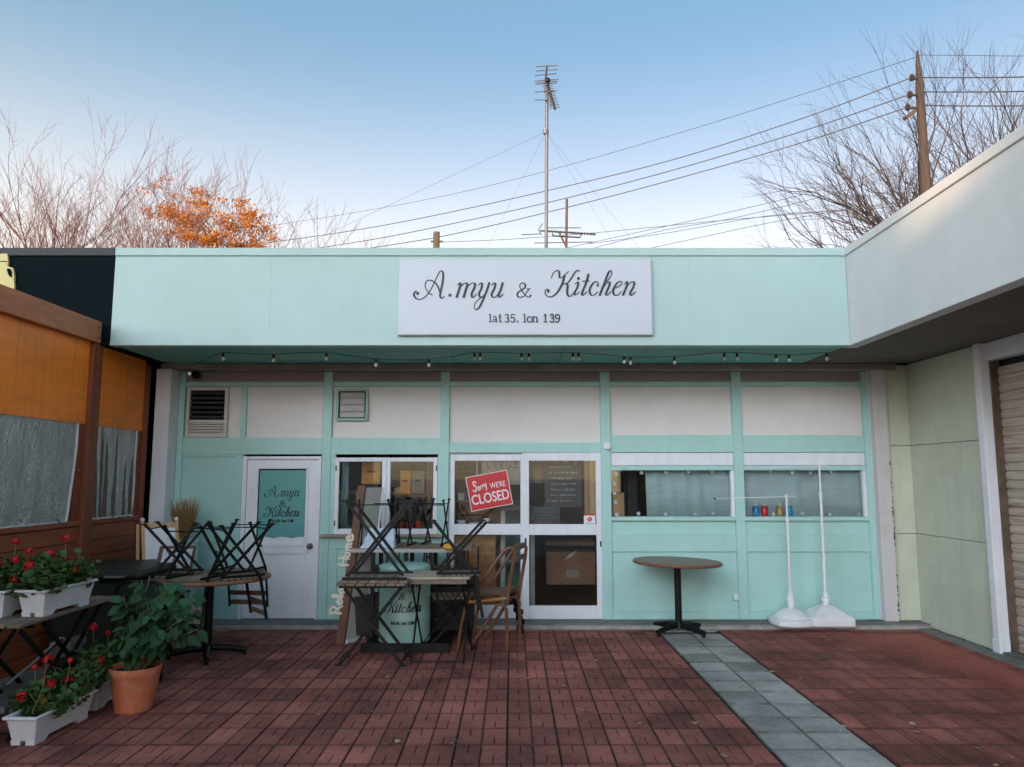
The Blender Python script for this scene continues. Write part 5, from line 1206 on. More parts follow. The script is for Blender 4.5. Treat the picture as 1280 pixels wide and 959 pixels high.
# stainless counter behind left leaf
cn = thing('display_counter', 'grey steel display case inside the left door leaf', 'counter', (-.1, FY+.4, .05)); ca, cb_ = W(626, 640, FY+.4).x, W(668, 640, FY+.4).x
for zz, th in ((.05, .06), (.62, .05), (1.22, .05)): B(ca, cb_, FY+.35, FY+.95, zz, zz+th).build('shelf', steel, cn, .004)
for x_ in (ca, cb_-.05): B(x_, x_+.05, FY+.349, FY+.40, .111, 1.219).build('upright', M('grey_white_metal', (.5, .52, .5), .4), cn)
B(ca+.05, cb_-.05, FY+.9, FY+.92, .06, 1.22).build('back_panel', M('mint_laminate', (.22, .36, .36), .5, var=.1), cn)
MB().tube([W(643, 626, FY+.38), W(655, 628, FY+.38), W(664, 640, FY+.38), W(669, 658, FY+.38)], .02, 8).build('curved_rail', steel, cn, smooth=True)
# lamp shade
p = W(673, 590, FY+.5); tag(MB().lathe([(.12, -.13), (.12, .08), (.08, .13), (.01, .135)], 24, tuple(p)).tube([p+Vector((0, 0, .13)), (p.x, p.y, 2.62)], .006, 6).build('pendant_lamp', M('dull_shade', (.34, .25, .21), .6, var=.1), smooth=True), 'unlit pale pendant lamp behind the chalkboard', 'lamp')
orange_c = (.70, .30, .06)
carton('orange box standing in for a slotted warm reflection in the left casement pane', 452, 578, 475, 605, FY+.30, .3, (.62, .27, .06), extra=False, slot=True, group='stand-ins for reflections in the casement window')  # these three boxes stand in for warm reflections in the casement panes
carton('orange box standing in for a slotted warm reflection in the right casement pane', 500, 588, 513, 618, FY+.30, .3, (.66, .28, .05), extra=False, slot=True, group='stand-ins for reflections in the casement window')
carton('grey brown box for the dim part of the reflection, right casement pane', 514, 588, 531, 617, FY+.32, .3, (.25, .19, .13), extra=False, slot=True, group='stand-ins for reflections in the casement window')
for i, (x0, x1) in enumerate(((495, 505), (507, 517), (518, 528))):
    a, b, c, d = rect(x0, 652, x1, 661, FY+.2); tag(MB().lathe([((b-a)*.38, 0), ((b-a)*.5, d-c)], 14, ((a+b)/2, FY+.22, c)).build('red_pot', M('red_plastic', (.5, .06, .03), .4, var=.1), smooth=True), ['leftmost', 'middle', 'rightmost'][i]+' small red pot inside the right casement pane', 'pot', 'small red pots on the window ledge')
B(bays[1][0], bays[1][1], FY+.101, FY+.6, zs-.03, zs+.055).build('inner_ledge', room_m, shop)
for px_, wd_, nm in ((430, 9, 'grey teal curtain at the left side of the left casement pane'),):
    a, b, c, d = rect(px_-wd_/2, 576, px_+wd_/2, 664, FY+.09); mb = MB()
    for i in range(13): u = i/12; mb.v += [Vector((a+(b-a)*u, FY+.12+.015*sin(u*16), d)), Vector((a+(b-a)*u*1.05, FY+.12+.015*sin(u*16), c))]
    for i in range(12): mb.f.append((2*i, 2*i+2, 2*i+3, 2*i+1))
    o = mb.build('curtain', M('teal_curtain', (.20, .30, .31), .8, var=.1), smooth=True); o.modifiers.new('thickness', 'SOLIDIFY').thickness = .003; tag(o, nm, 'curtain')
a, b, c, d = rect(440, 609, 476, 614, FY+.5); shf = thing('wall_shelf', 'wooden shelf with a white utensil rack behind the left casement pane', 'shelf', (a, FY+.5, c)); B(a-.2, b+.3, FY+.5, FY+.8, c-.03, c).build('board', st_w, shf)
mb = MB()
for k in range(5): mb.tube([(a+.05+k*.05, FY+.49, c), (a+.06+k*.05, FY+.48, c-.06)], .006, 6)
mb.build('rack', white, shf)
tag(B(1.20, 1.34, FY+.5, FY+.8, 1.0, 1.42).build('peach_reflection_box', M('peach_reflection_tone', (.80, .46, .22), .6, var=.2, stretch=(5, 5, 1)), bevel=.005), 'small added peach box standing in for sunset reflection behind the right door post', 'cabinet')  # peach colour stands in for a sunset reflection in the right pane
tag(B(1.60, 1.70, FY+.6, FY+1.0, 1.4, 2.3).build('wooden_post', st_w), 'brown wooden post inside the window above the round table', 'post')
tag(B(1.33, 1.50, FY+.4, FY+.8, .9, 1.70).build('dark_cabinet', black_metal, bevel=.03), 'dark rounded appliance inside the window above the round table', 'appliance')
tag(B(-.62, -.35, FY+.5, FY+.9, .05, 1.15).build('brown_cabinet', wood_dk, bevel=.005), 'dark brown cupboard inside the left door leaf behind the bent wood chair', 'cabinet')
Qc = random.Random(77); warm = M('warm_board', (.42, .20, .085), .6, var=.25, stretch=(1, 5, 5))
su = thing('shelf_unit', 'warm wooden shelf unit with small goods inside the left door leaf', 'shelf', (-.1, FY+.75, .05))
sx0, sx1 = W(570, 610, FY+.75).x-.05, W(652, 610, FY+.75).x+.05
for zz in (1.30, 1.66, 2.02): B(sx0, sx1, FY+.70, FY+.95, zz, zz+.025).build('board', warm, su)
for x_ in (sx0, sx1-.03): B(x_, x_+.03, FY+.701, FY+.951, .06, 2.3).build('side', warm, su)
B(sx0+.031, sx1-.031, FY+.955, FY+.965, .06, 2.3).build('back', warm, su)
cols = [(.5, .48, .44), (.42, .12, .05), (.10, .20, .20), (.55, .35, .14), (.06, .05, .05), (.5, .1, .06), (.62, .6, .55)]
gm_ = [M('goods_%d' % i, c, .4, var=.15, vscale=20) for i, c in enumerate(cols)]
cnm = ['cream', 'rust red', 'dark teal', 'ochre', 'black', 'bright red', 'pale grey']; ordn = ['first', 'second', 'third', 'fourth', 'fifth', 'sixth', 'seventh', 'eighth', 'ninth', 'tenth', 'eleventh', 'twelfth']
for zz, lv in ((1.325, 'lower'), (1.685, 'middle')):
    x_ = sx0+.07; nth = 0
    while x_ < sx1-.08:
        r_g = Qc.uniform(.022, .045); h_g = Qc.uniform(.08, .22); c_ = (x_+r_g, FY+.80+Qc.uniform(-.04, .04), zz); ci = Qc.randrange(7)
        kind = 'bottle' if Qc.random() < .6 else 'packet'
        if kind == 'bottle': o = MB().lathe([(r_g, 0), (r_g, h_g*.6), (r_g*.45, h_g*.78), (r_g*.45, h_g)], 12, c_).build('bottle', gm_[ci], smooth=True)
        else: o = B(c_[0]-r_g, c_[0]+r_g, c_[1]-.03, c_[1]+.03, zz, zz+h_g*.7).build('packet', gm_[ci])
        tag(o, '%s %s, %s from the left on the %s board of the inner shelf' % (cnm[ci], kind, ordn[nth], lv), kind, 'goods on the inner shelf')
        x_ += 2*r_g+Qc.uniform(.005, .04); nth += 1
ct = thing('work_counter', 'dark counter with white dishes just inside the left door leaf', 'counter', (-.2, FY+.3, .05)); c0x, c1x = W(566, 650, FY+.25).x, W(622, 650, FY+.25).x
B(c0x, c1x, FY+.15, FY+.55, 1.02, 1.06).build('top', M('dark_counter_top', (.07, .06, .055), .3, var=.2), ct); B(c0x+.02, c1x-.02, FY+.17, FY+.53, .06, 1.019).build('body', warm, ct)
for i, (dx_, r_g, h_g) in enumerate(((.10, .055, .05), (.26, .075, .025), (.38, .05, .07))):
    tag(MB().lathe([(r_g*.55, 0), (r_g, h_g*.8), (r_g, h_g), (r_g*.85, h_g*.9)], 18, (c0x+dx_, FY+.25, 1.061)).build('white_dish', white, smooth=True), ['white bowl at the left end of the inner counter', 'flat white dish in the middle of the inner counter', 'white cup near the right end of the inner counter'][i], 'dish', 'dishes on the inner counter')
cm_ = thing('coffee_machine', 'grey steel coffee machine on the inner display case', 'coffee machine', (.0, FY+.6, 1.27)); qx = W(634, 630, FY+.5).x
B(qx-.16, qx+.16, FY+.45, FY+.75, 1.271, 1.32).build('base', steel, cm_); B(qx-.16, qx+.16, FY+.60, FY+.75, 1.321, 1.52).build('body', black_metal, cm_); B(qx-.16, qx+.16, FY+.44, FY+.75, 1.521, 1.60).build('head', steel, cm_)
hat_p = W(500, 618, FY+.4); tag(MB().lathe([(.13, 0), (.135, .006), (.07, .012), (.062, .07), (.03, .085)], 20, (hat_p.x, hat_p.y, hat_p.z)).build('straw_hat', M('hat_straw', (.42, .28, .14), .8, var=.2, vscale=30), smooth=True), 'brown straw hat on the shelf behind the right casement pane', 'hat')
cs_ = thing('crockery_shelf', 'dark shelf behind the right casement pane carrying the straw hat', 'shelf', (hat_p.x, FY+.4, hat_p.z-.03)); B(W(486, 620, FY+.4).x, W(541, 620, FY+.4).x, FY+.25, FY+.6, hat_p.z-.026, hat_p.z-.002).build('board', wood_dk, cs_)
for px_ in (489, 538): xx_ = W(px_, 620, FY+.4).x; B(xx_-.015, xx_+.015, FY+.25, FY+.6, .9, hat_p.z-.027).build('side', wood_dk, cs_)
for i, px_ in enumerate((518, 526, 534)):
    p = W(px_, 636, FY+.28); pn = thing('hanging_pan', ['left', 'middle', 'right'][i]+' dark pan hanging under the shelf behind the right casement pane', 'pan', tuple(p), 'pans under the shelf')
    MB().tube([p+Vector((0, 0, -.03)), p+Vector((0, -.03, -.03))], [.035, .042], 16).build('bowl', black_metal, pn, smooth=True); MB().bar(p+Vector((0, 0, .0)), p+Vector((0, 0, .11)), .012, .006).build('handle', black_metal, pn)
wb_ = thing('plank_wall', 'brown plank wall deep behind the casement window', 'wall', (-1.8, FY+1.2, .05))
for k in range(9): B(-2.5+.155*k, -2.5+.155*k+.15, FY+1.2, FY+1.23, .05, 2.6).build('plank', M('dark_plank', (.13, .06, .03), .7, var=.3, stretch=(6, 6, .6), rnd=.3), wb_, .003)
# brown sheet carrying a painted reflection of a mirrored sign, inside the left leaf
pm = M('reflection_sheet_brown', (.30, .24, .22), .8, var=.08); a, b, c, d = rect(602, 571, 650, 606, FY+.12)
jp_ = thing('reflected_sign_sheet', 'brown sheet painted as the reflection of a katakana sign above the closed sign', 'poster', (a, FY+.12, c)); B(a, b, FY+.12, FY+.123, c, d).build('sheet', pm, jp_)
kata = [([(610,578),(609.5,585),(613.5,583.5)], .9, .9), ([(616,579),(621,578.5)], .9, .9), ([(615,581.5),(622,581)], .9, .9), ([(619,581.5),(620.5,586)], .9, .9), ([(630,578),(624.5,578.5),(630,586)], .9, .9), ([(627,582),(624,586)], .9, .9), ([(633,579),(634,580)], .9, .9), ([(633,582),(634,583)], .9, .9), ([(639,579),(638,584),(634,586)], .9, .9), ([(642,577),(648,577)], .9, .9), ([(643,580),(647,580)], .9, .9), ([(641.5,585),(648,584.5)], .9, .9), ([(645,577),(644.5,585)], .9, .9)]
strokes_mesh(MB(), kata, on_plane(FY+.1195), .0008).build('lettering', M('reflected_letter_brown', (.06, .045, .04), .7), jp_)

# ================================================================== STRING LIGHTS under the soffit
sl = thing('string_lights', 'drooping string of small clear bulbs hung under the green soffit', 'string lights', (0, 7.7, 2.8)); YL = 7.72
wire = [(205,452),(236,458),(278,439),(310,442),(342,443),(375,441),(407,440),(440,445),(470,449),(505,450),(536,449),(565,446),(592,440),(600,439),(628,441),(656,442),(690,441),(718,439),(750,443),(782,446),(812,447),(842,446),(875,443),(905,438),(930,441),(960,443),(995,444),(1016,442),(1040,437)]
wz = [W(x, y, YL) for x, y in wire]
for p in wz: p.z = min(p.z, ZB-.008)
MB().tube([Vector((*p[:2], p[2])) for p in [tuple(v) for v in wz]], .0035, 5).build('wire', cable, sl, smooth=True)
bulb_m = M('clear_bulb', (.55, .55, .52), .08, var=.1, spec=.8)
for px_, py_ in [(237,461),(279,440),(342,444),(408,441),(470,450),(536,450),(593,440),(600,440),(652,442),(661,442),(716,439),(723,439),(780,446),(788,447),(843,447),(905,439),(921,441),(970,444),(986,444),(1033,439)]:
    p = W(px_, py_, YL); p.z = min(p.z, ZB-.02)
    bo = MB().tube([p+Vector((0, 0, .004)), p+Vector((0, 0, -.035))], .013, 8).build('lamp_holder', black_metal, sl)
    MB().sphere(p+Vector((.002, 0, -.052)), .019, 10, 8, 1.2).build('bulb', bulb_m, bo, smooth=True)

# ================================================================== ROOF AERIALS, POLES, CABLES
A0 = W(682, 320, 9.6); ax_ = A0.x; mast_b = 3.70; tp = W(683.5, 82, 9.6)
an = thing('tv_aerial', 'tall guyed television aerial mast on the shop roof behind the sign', 'aerial', (ax_, 9.6, mast_b))
MB().tube([(ax_, 9.6, mast_b), (tp.x, 9.6, W(683, 108, 9.6).z)], .022, 10).build('mast', steel, an, smooth=True)
def ypx(x, y, dy=0.): return W(x, y, 9.6+dy)
MB().tube([ypx(681.5, 105, -.1), ypx(683.8, 82, -.3)], .012, 6).build('boom', steel, an)
def yagi(els, r=.0065):
    for x0, y0, x1, y1 in els: MB().tube([ypx(x0, y0, -.05), ypx(x1, y1, -.05)], r, 5).build('element', steel, an)
yagi([(670.5,83.5,698,82), (669.5,89,697,87), (668.5,94.5,696,92.3), (668.5,101.5,698,99.5), (668.5,105.5,696,104), (669,115.3,696,113.8), (669,125.4,682,125), (671,103.5,697,102)])
yagi([(678+.7*k, 107+2.2*k, 690.5+.75*k, 106.3+2.2*k) for k in range(14)], .005)
MB().tube([ypx(684.5, 104), ypx(694, 137)], .016, 6).build('boom', black_metal, an)
MB().bar(ypx(681.8, 98, -.03), ypx(683, 126, -.03), .03, .04).build('bracket', steel, an); MB().bar(ypx(685, 108, -.02), ypx(689.5, 132, -.02), .014, .02).build('bracket', steel, an)
MB().sphere(ypx(684.8, 100.5, -.06), .035, 8, 6).build('junction_box', black_metal, an)
gy = ypx(682.5, 165)
for gx, gyv in ((-3.0, 8.0), (-1.2, 12.2), (2.6, 12.1), (1.7, 8.2)): MB().tube([gy, (gx, gyv, 3.7)], .0014, 4).build('guy_wire', cable, an)
MB().tube([gy-Vector((0, 0, .03)), gy+Vector((0, 0, .03))], .035, 8).build('guy_collar', steel, an)
B0 = W(706, 305, 10.5); a2 = thing('tv_aerial', 'low horizontal yagi aerial on a short mast right of the tall mast', 'aerial', (B0.x, 10.5, 3.70))
def y2(x, y, dy=0): return W(x, y, 10.5+dy)
redm = M('rusty_pipe', (.09, .05, .043), .7, var=.3, vscale=20)
MB().tube([(y2(706, 309).x, 10.5, 3.70), y2(708.5, 249)], .018, 8).build('mast', redm, a2)
MB().tube([y2(675, 288.5), y2(745, 293)], .012, 6).build('boom', steel, a2)
MB().tube([y2(690, 292.5), y2(692, 295), y2(708, 296), y2(725, 297), y2(727, 292)], .010, 6).build('bracket', black_metal, a2)
MB().tube([y2(699, 291), y2(707, 307)], .014, 6).build('brace', redm, a2)
for x0, y0, x1, y1 in [(652,293.5,676,292.5), (684,285,726,285), (668,304,741,302.5), (673,287.5,678.5,279.5), (673,287.5,677,294)]: MB().tube([y2(x0, y0), y2(x1, y1)], .007, 5).build('element', steel, a2)
for k in range(16): xx = 686+3.7*k; yy_ = 289.2+.24*k; MB().tube([y2(xx, yy_-1.8, -.05), y2(xx+.8, yy_+1.8, .05)], .006, 4).build('element', steel, a2)
sp_ = W(545.5, 310, 9.3); tag(MB().tube([(sp_.x, 9.3, 3.7), (sp_.x, 9.3, W(545, 290.5, 9.3).z)], .042, 10).tube([(sp_.x-.07, 9.3, W(545, 302, 9.3).z), (sp_.x+.08, 9.3, W(545, 302, 9.3).z)], .012, 6).build('roof_post', M('brown_post', (.26, .16, .09), .8, var=.2), bevel=0), 'short brown post standing on the roof left of the aerials', 'post')

UY = 19.
ut = W(1147, 69, UY); ub = W(1158, 242, UY); up_ = thing('utility_pole', 'rough brown wooden utility pole with insulators behind the right wing', 'pole', (ub.x, UY, 0))
dv = (ub-ut); foot_ = ut+dv*((ut.z-0)/(ut.z-ub.z)); pole_m = M('brown_pole_wood', (.065, .045, .038), .9, var=.35, vscale=4, stretch=(6, 6, .6), bump=.5, bscale=10)  # one even dark brown for the wood itself
npt = 14; MB().tube([ut+Vector((0, 0, .12))]+[ut+(foot_-ut)*(k/npt) for k in range(1, npt+1)], [.03]+[.10+.11*k/npt+R.uniform(-.01, .01) for k in range(1, npt+1)], 10).build('shaft', pole_m, up_, smooth=True)
ends = []
for px_, py_ in ((1140, 97), (1137.5, 118), (1134.5, 134)):
    p = W(px_, py_, UY-.1); ends.append(p); q_ = W(1151, py_+1, UY)
    ar = MB().bar(p+Vector((.02, 0, -.02)), q_, .05, .05).build('bracket', bark_dk, up_); MB().lathe([(.02, -.10), (.07, -.06), (.04, -.02), (.07, .02), (.03, .09)], 10, tuple(p)).build('insulator', M('brown_insulator', (.06, .035, .03), .3), up_, smooth=True)
MB().bar(W(1136, 142, UY), W(1138.5, 145, UY), .16, .35).build('transformer_box', M('pole_box', (.09, .055, .045), .8), up_)
def wire_thing(label, pts, r, group='overhead cables'):
    mb = MB(); c = []
    P_ = [pts[0]*2-pts[1]]+pts+[pts[-1]*2-pts[-2]]
    for i in range(1, len(P_)-2):
        for k in range(8):
            t = k/8; a, b, cc, d = P_[i-1:i+3]; c.append(.5*((2*b)+(cc-a)*t+(2*a-5*b+4*cc-d)*t*t+(3*b-a-3*cc+d)*t**3))
    c.append(pts[-1]); tag(mb.tube(c, r, 5).build('overhead_cable', cable, smooth=True), label, 'cable', group)
def wpts(px, Y0, Y1): n = len(px); return [W(x, y, Y0+(Y1-Y0)*i/(n-1)) for i, (x, y) in enumerate(px)]
r_ = .0155
wire_thing('uppermost thick cable sagging left from the utility pole', wpts([(1140,97),(1000,149),(840,200),(690,237),(540,270),(430,290),(300,308),(200,320)], UY, 33), r_)
wire_thing('middle thick cable sagging left from the utility pole', wpts([(1137.5,118),(1000,165),(840,213),(690,252),(540,285),(450,302),(330,320)], UY, 31), r_)
wire_thing('lowest thick cable sagging left from the utility pole', wpts([(1134.5,134),(1000,179),(840,225),(690,264),(560,294),(470,309),(360,325)], UY, 30), r_)
wire_thing('thin top wire descending from the utility pole tip', wpts([(1146,71),(1000,119),(850,166),(690,212),(560,244),(430,268),(300,288)], UY, 35), .009)
for i, (y0, y1) in enumerate(((97, 96), (115, 114), (132, 132))): wire_thing(['top', 'middle', 'bottom'][i]+' cable running right from the utility pole', [W(1152, y0, UY), W(1215, y0+(y1-y0)*.5+.6, UY-1.5), W(1290, y1, UY-3), W(1400, y1-6, UY-5)], .016)
wire_thing('thin wire running right from the utility pole tip', [W(1148, 69, UY), W(1215, 69.5, UY-1), W(1290, 70, UY-2), W(1400, 66, UY-4)], .008)
low = [[(550,303),(640,299),(745,291),(900,276),(1060,262)], [(700,312),(800,290),(900,268),(1060,228)], [(735,312),(830,288),(920,272),(1060,237)], [(805,312),(880,296),(960,279),(1060,262)], [(735,305),(830,292),(960,270),(1075,262)]]
for i, l_ in enumerate(low):
    (xa, ya), (xb, yb) = l_[-2:]; l2 = l_+[(1190, yb+(yb-ya)*1.2)]
    wire_thing(['long low wire passing behind the two aerials', 'steepest of the low wires rising right behind the roof', 'second of the low wires rising right behind the roof', 'lowest of the wires rising right behind the roof', 'faint wire crossing the low wires right of the aerials'][i], wpts(l2, 24, 20), .009, 'low wires behind the roof')

# ================================================================== TREES
def tube3(V, Fc, p, q, r0, r1, n):
    d = (q-p); L_ = d.length
    if L_ < 1e-6: return
    d /= L_; ref = Vector((0, 0, 1)) if abs(d.z) < .9 else Vector((1, 0, 0)); a = d.cross(ref).normalized(); b = a.cross(d); o = len(V)
    for pp, r in ((p, r0), (q, r1)):
        for k in range(n): t = 2*pi*k/n; V.append(pp+(a*cos(t)+b*sin(t))*r)
    for k in range(n): Fc.append((o+k, o+(k+1) % n, o+n+(k+1) % n, o+n+k))
def tree(name, label, base, height, spread, seed, mat_, group, lean=(0, 0), limbs=7, leaf=None, fork=.32, levels=6, r0=.2, droop=0., split=.36, side=.55, up=.03):
    Q = random.Random(seed); t = thing(name, label, 'tree', base, group); Bs = Vector(base); TV, TF = [], []; V, Fc = [], []; tips = []
    th = height*fork; top = Bs+Vector((lean[0]*.15, lean[1]*.15, th)); n = 5; prev = Bs; 
    for k in range(1, n+1):
        q = Bs.lerp(top, k/n)+Vector((Q.uniform(-.06, .06), Q.uniform(-.06, .06), 0)); tube3(TV, TF, prev, q, r0*(1-.35*(k-1)/n), r0*(1-.35*k/n), 8); prev = q
    top = prev
    def grow(p, d, L_, r, lev):
        ns = 4 if lev < 3 else 3; q = p; dd = d.copy(); mids = []; wob = .055 if lev < 2 else .085
        for s_ in range(ns):
            dd = (dd+Vector((Q.gauss(0, wob), Q.gauss(0, wob), Q.gauss(0, wob*.7)+up))).normalized()
            q2_ = q+dd*(L_/ns); rr0 = r*(1-.45*s_/ns); rr1 = r*(1-.45*(s_+1)/ns)
            tube3(V, Fc, q, q2_, rr0, rr1, 6 if r > .05 else (4 if r > .012 else 3)); q = q2_; mids.append((q.copy(), dd.copy(), rr1))
        if lev >= levels: tips.append(q); return
        for k in range(2):
            a = dd.cross(Vector((Q.gauss(0, 1), Q.gauss(0, 1), Q.gauss(0, 1)))).normalized(); nd = (dd+a*Q.uniform(split*.35, split*1.25)).normalized()
            grow(q, nd, L_*Q.uniform(.66, .90), max(.0050, r*.60*Q.uniform(.80, 1.08)), lev+1)
        for (mp, md, mr) in mids[:-1]:
            if Q.random() < (side if lev > 0 else .45):
                a = md.cross(Vector((Q.gauss(0, 1), Q.gauss(0, 1), Q.gauss(0, 1)))).normalized(); nd = (md+a*Q.uniform(.35, .85)).normalized()
                grow(mp, nd, L_*Q.uniform(.45, .72), max(.0050, mr*.50), min(levels, lev+2))
    for k in range(limbs):
        a = 2*pi*k/limbs+Q.uniform(-.3, .3); s_ = spread*Q.uniform(.5, 1.15); d = Vector((cos(a)*s_+lean[0], sin(a)*s_+lean[1], 1)).normalized()
        grow(top-Vector((0, 0, Q.uniform(0, th*.12))), d, height*(1-fork)*.30*Q.uniform(.85, 1.15), r0*.44, 0)
    zs2 = sorted(v.z for v in V); z98 = zs2[int(len(zs2)*.9992)]; kz = (height-th)/(z98-top.z)
    kx = min(1.15, max(.7, kz))
    for v in V: v.z = top.z+(v.z-top.z)*kz; v.x = top.x+(v.x-top.x)*kx; v.y = top.y+(v.y-top.y)*kx
    tips = [Vector((top.x+(q.x-top.x)*kx, top.y+(q.y-top.y)*kx, top.z+(q.z-top.z)*kz)) for q in tips]
    me = MB(); me.v = TV; me.f = TF; me.build('trunk', mat_, t, smooth=True)
    me = MB(); me.v = V; me.f = Fc; me.build('crown', mat_, t)
    if leaf:
        lf = MB(); cx, rx, n_ = leaf
        for tp_ in tips:
            dd_ = (tp_-cx); dd_ = Vector((dd_.x/rx.x, dd_.y/rx.y, dd_.z/rx.z)).length
            if dd_ < 1 and mnoise.noise(tp_*1.6) > -.12+.26*dd_:
                for k in range(n_):
                    p = tp_+Vector((Q.gauss(0, .12), Q.gauss(0, .12), Q.gauss(0, .06)-.03)); u = Vector((Q.gauss(0, 1), Q.gauss(0, 1), Q.gauss(0, 1))).normalized(); v_ = u.cross(Vector((Q.gauss(0, 1), Q.gauss(0, 1), Q.gauss(0, 1)))).normalized(); s_ = Q.uniform(.020, .046)
                    lf.add([p+u*s_, p+v_*s_*.7, p-u*s_, p-v_*s_*.7], [(0, 1, 2, 3)])
        lf.build('foliage', orange_leaf, t, kind='stuff')
    return t, tips
TG = 'bare winter trees behind the roof'
def tb_(px_, Y): return (W(px_, 300, Y).x, Y, 0)
def hgt(py_, Y, px_=640): return W(px_, py_, Y).z
TR = 'bare winter trees behind the right wing'
tree('bare_tree', 'bare reddish tree at the far left edge behind the black fascia', tb_(20, 23), hgt(196, 23), .40, 31, bark_pink, TG, r0=.20, limbs=7)
tree('bare_tree', 'tallest bare tree at left, fanning up behind the black fascia', tb_(88, 22), hgt(160, 22), .34, 32, bark_pink, TG, r0=.24, limbs=8, split=.32)
tree('bare_tree', 'bare tree between the tallest one and the orange leaved tree', tb_(175, 25), hgt(215, 25), .42, 33, bark_pink, TG, r0=.18, limbs=6)
c1 = W(228, 262, 22); tree('autumn_tree', 'tree with the upper clump of orange autumn leaves', tb_(232, 22), hgt(198, 22), .42, 34, bark_pink, 'trees with orange leaves', leaf=(c1, Vector((1.05, 1.4, .8)), 40), r0=.18, limbs=7, side=.65)
c2 = W(292, 292, 21); tree('autumn_tree', 'tree with the lower wide mass of orange autumn leaves', tb_(288, 21), hgt(226, 21), .45, 35, bark_pink, 'trees with orange leaves', leaf=(c2, Vector((1.55, 1.7, 1.2)), 46), r0=.17, limbs=7, side=.65)
tree('bare_tree', 'small bare tree just right of the orange leaves', tb_(342, 22), hgt(230, 22), .40, 36, bark_pink, TG, levels=5, limbs=5, r0=.15)
tree('bare_tree', 'lowest bare tree right of the orange leaves, near the cables', tb_(392, 24), hgt(270, 24), .55, 37, bark_pink, TG, levels=5, limbs=5, r0=.13)
tree('bare_tree', 'wide bare tree spreading left behind the utility pole', (W(1200, 250, 24).x, 24, 0), hgt(84, 24, 1150), .55, 41, bark_dk, TR, lean=(-.18, 0), limbs=14, r0=.36, fork=.34, split=.40, side=.65, up=.0)
tree('bare_tree', 'upright bare tree at the right edge behind the right wing', (W(1262, 250, 20).x, 20, 0), hgt(30, 20, 1240), .36, 42, bark_dk, TR, limbs=8, r0=.24)
tree('bare_tree', 'low bare tree behind the inner corner of the roofs', (W(1135, 280, 27).x, 27, 0), hgt(205, 27, 1100), .5, 43, bark_dk, TR, lean=(-.05, 0), limbs=7, levels=5, r0=.2)

# ================================================================== FALLEN LEAVES
Q = random.Random(5); dry = M('dry_leaf', (.40, .30, .20), .8, var=.3, vscale=30); greenl = M('green_fallen_leaf', (.07, .16, .06), .7)
spots = [(497,927),(932-150,888),(1020,881),(1055,908),(1085,903),(1145,916),(1190,923),(1265,947),(1245,957),(925,860),(940,853),(1000,848),(1063,866),(868,904),(845,957),(800,905),(745,826),(620,818),(705,858),(730,889),(485,846),(520,875),(398,894),(660,848),(1140,905),(965,840),(1075,853),(565,929),(1220,935),(905,945)]
proto_l = None; leaves_ = []
for i, (x_, y_) in enumerate(spots):
    p = G(x_, y_, .004); s_ = Q.uniform(.014, .028)
    if proto_l is None:
        mb = MB(); n = 7
        for k in range(n): u = k/(n-1); w_ = .45*sin(pi*u)**.8; mb.v += [Vector((-w_, u-.5, .28*w_+.12*(u-.5)**2)), Vector((0, u-.5, .0)), Vector((w_, u-.5, .25*w_+.10*(u-.5)**2))]
        for k in range(n-1): q_ = 3*k; mb.f += [(q_, q_+1, q_+4, q_+3), (q_+1, q_+2, q_+5, q_+4)]
        o = proto_l = mb.build('fallen_leaf', dry, smooth=True)
    else: o = proto_l.copy(); COL.objects.link(o)
    o.location = p; o.rotation_euler = (Q.uniform(-.2, .2), Q.uniform(-.2, .2), Q.uniform(0, 6.3)); o.scale = (s_*2, s_*2, s_*2)
    leaves_.append((p.x, p.y, o))
ords = 'first second third fourth fifth sixth seventh eighth ninth tenth eleventh twelfth thirteenth fourteenth fifteenth sixteenth seventeenth eighteenth nineteenth twentieth'.split()
for nm_, sel in (('left of the grey slab path', lambda x: x < 1.52), ('on the grey slab path', lambda x: 1.52 <= x < 2.17), ('right of the grey slab path', lambda x: x >= 2.17)):
    grp = sorted([l for l in leaves_ if sel(l[0])], key=lambda l: l[0])
    for k, (x_, y_, o) in enumerate(grp): tag(o, '%s dry leaf from the left among those %s' % (ords[k], nm_), 'leaf', 'dry leaves scattered on the paving')
for i, (x_, y_) in enumerate(((1036, 801), (1029, 822))):
    p = G(x_, y_, .005); mb = MB()
    for k in range(7):
        a = Q.uniform(0, 6.3); l_ = Q.uniform(.03, .07); b = p+Vector((cos(a)*l_, sin(a)*l_, .012)); sd_ = Vector((-sin(a), cos(a), 0))*.009; mb.add([p-sd_*.3, (p+b)/2-sd_, b, (p+b)/2+sd_, ], [(0, 1, 2, 3)])
    tag(mb.build('weed', greenl if i else M('yellow_green_weed', (.22, .20, .05), .7)), ['yellowish weed sprig on the red grit near the banner stands', 'green weed sprig on the dark red tiles'][i], 'weed')
mb = MB(); Qd = random.Random(91)
for k in range(420):
    x_ = Qd.uniform(-2.7, 4.2); y_ = 4.3+4.0*Qd.random(); 
    if Qd.random() < .6: x_ = -.03+.31*round((x_+.03)/.31)+Qd.gauss(0, .006)
    l_ = Qd.uniform(.0025, .008); p = Vector((x_, y_, .002)); a = Qd.uniform(0, 6.3); d = Vector((cos(a), sin(a), .3))*l_; e = Vector((-sin(a), cos(a), .1))*l_*.6
    mb.add([p-d, p+e, p+d, p-e, p+Vector((0, 0, l_*.7))], [(0, 1, 4), (1, 2, 4), (2, 3, 4), (3, 0, 4)])
mb.build('crumbs', M('pale_crumb', (.36, .31, .25), .9, var=.5, vscale=50), kind='stuff')
mb = MB(); q = None
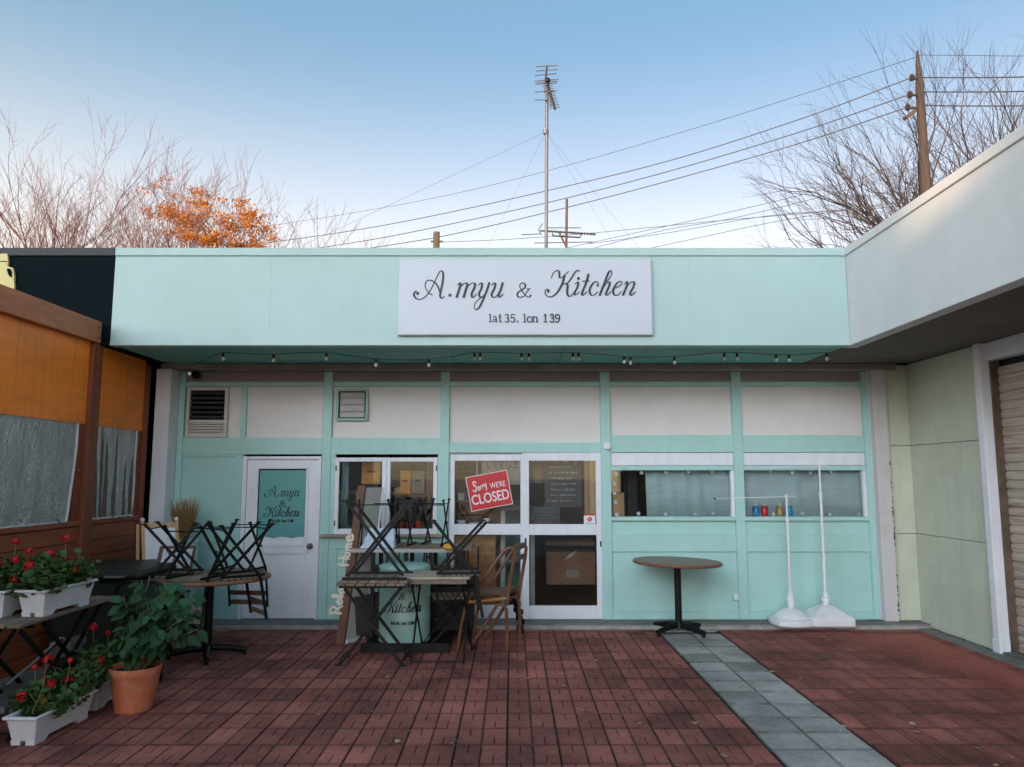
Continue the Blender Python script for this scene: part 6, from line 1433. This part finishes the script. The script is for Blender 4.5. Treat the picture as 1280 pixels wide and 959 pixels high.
for (xa, xb, yb) in ((850, 905, 8.66), (1085, 1104, 8.62)):
    for k in range(26):
        x_ = W(Q.uniform(xa, xb), 776, 8.66).x; p = Vector((x_, 8.70-abs(Q.gauss(0, .025)), .05)); a = Q.uniform(0, 6.3); l_ = Q.uniform(.01, .022); d = Vector((cos(a)*l_, sin(a)*l_, Q.uniform(0, .008))); s_ = Vector((-sin(a), cos(a), .2))*l_*.5
        mb.add([p-d, p+s_, p+d, p-s_], [(0, 1, 2, 3)])
for k in range(60):
    y_ = Q.uniform(yc0, 8.6); p = Vector((XW-.02-abs(Q.gauss(0, .03)), y_, .016)); a = Q.uniform(0, 6.3); l_ = Q.uniform(.01, .024); d = Vector((cos(a)*l_, sin(a)*l_, Q.uniform(0, .008))); s_ = Vector((-sin(a), cos(a), .2))*l_*.5
    mb.add([p-d, p+s_, p+d, p-s_], [(0, 1, 2, 3)])
mb.build('leaf_litter', M('brown_litter', (.12, .07, .045), .9, var=.4, vscale=40), kind='stuff')

# ================================================================== ADDED SHADE BLOCK (out of view behind the viewer; shaped to shade the court)
SH = Vector((sin(SUN_AZ), cos(SUN_AZ), 0)); UH = Vector((-SH.y, SH.x, 0))
if UH.x < 0: UH = -UH
oc_ = SH*30.
ob = thing('shade_block', 'added plain block out of view behind the viewer, shaped to shade the court', 'building', tuple(oc_), ); om = M('shade_block_face', (.70, .68, .66), .8, var=.1)
ua = UH.dot(Vector((XF, 5.95, 0))); ub_ = UH.dot(Vector((XF, 5.35, 0))); U0 = ua-.08; HP = 3.66+(30+SH.dot(Vector((-XF, -5.5, 0))))*tan(SUN_EL)
HP = HP
def opar(u0, u1, z0, z1, d0=0., d1=5., nm='wall', m=om): MB().par(oc_+UH*u0+SH*d0+Vector((0, 0, z0)), UH*(u1-u0), SH*(d1-d0), Vector((0, 0, z1-z0))).build(nm, m, ob)
opar(-8, 4.2, 0, HP)
for u0, u1 in ((-8, U0), (U0+.45, U0+.68), (U0+1.6, 4.2)): opar(u0, u1, HP+.001, HP+1.3, 0, .3, 'notched_shade_edge')  # gaps in the top edge let sun patches reach the right fascia
for k in range(4):
    for z in (.9, 3.7, 6.5): opar(-7.4+2.8*k, -6+2.8*k, z, z+1.4, -.03, -.003, 'window', M('shade_block_panel', (.03, .03, .035), .1))
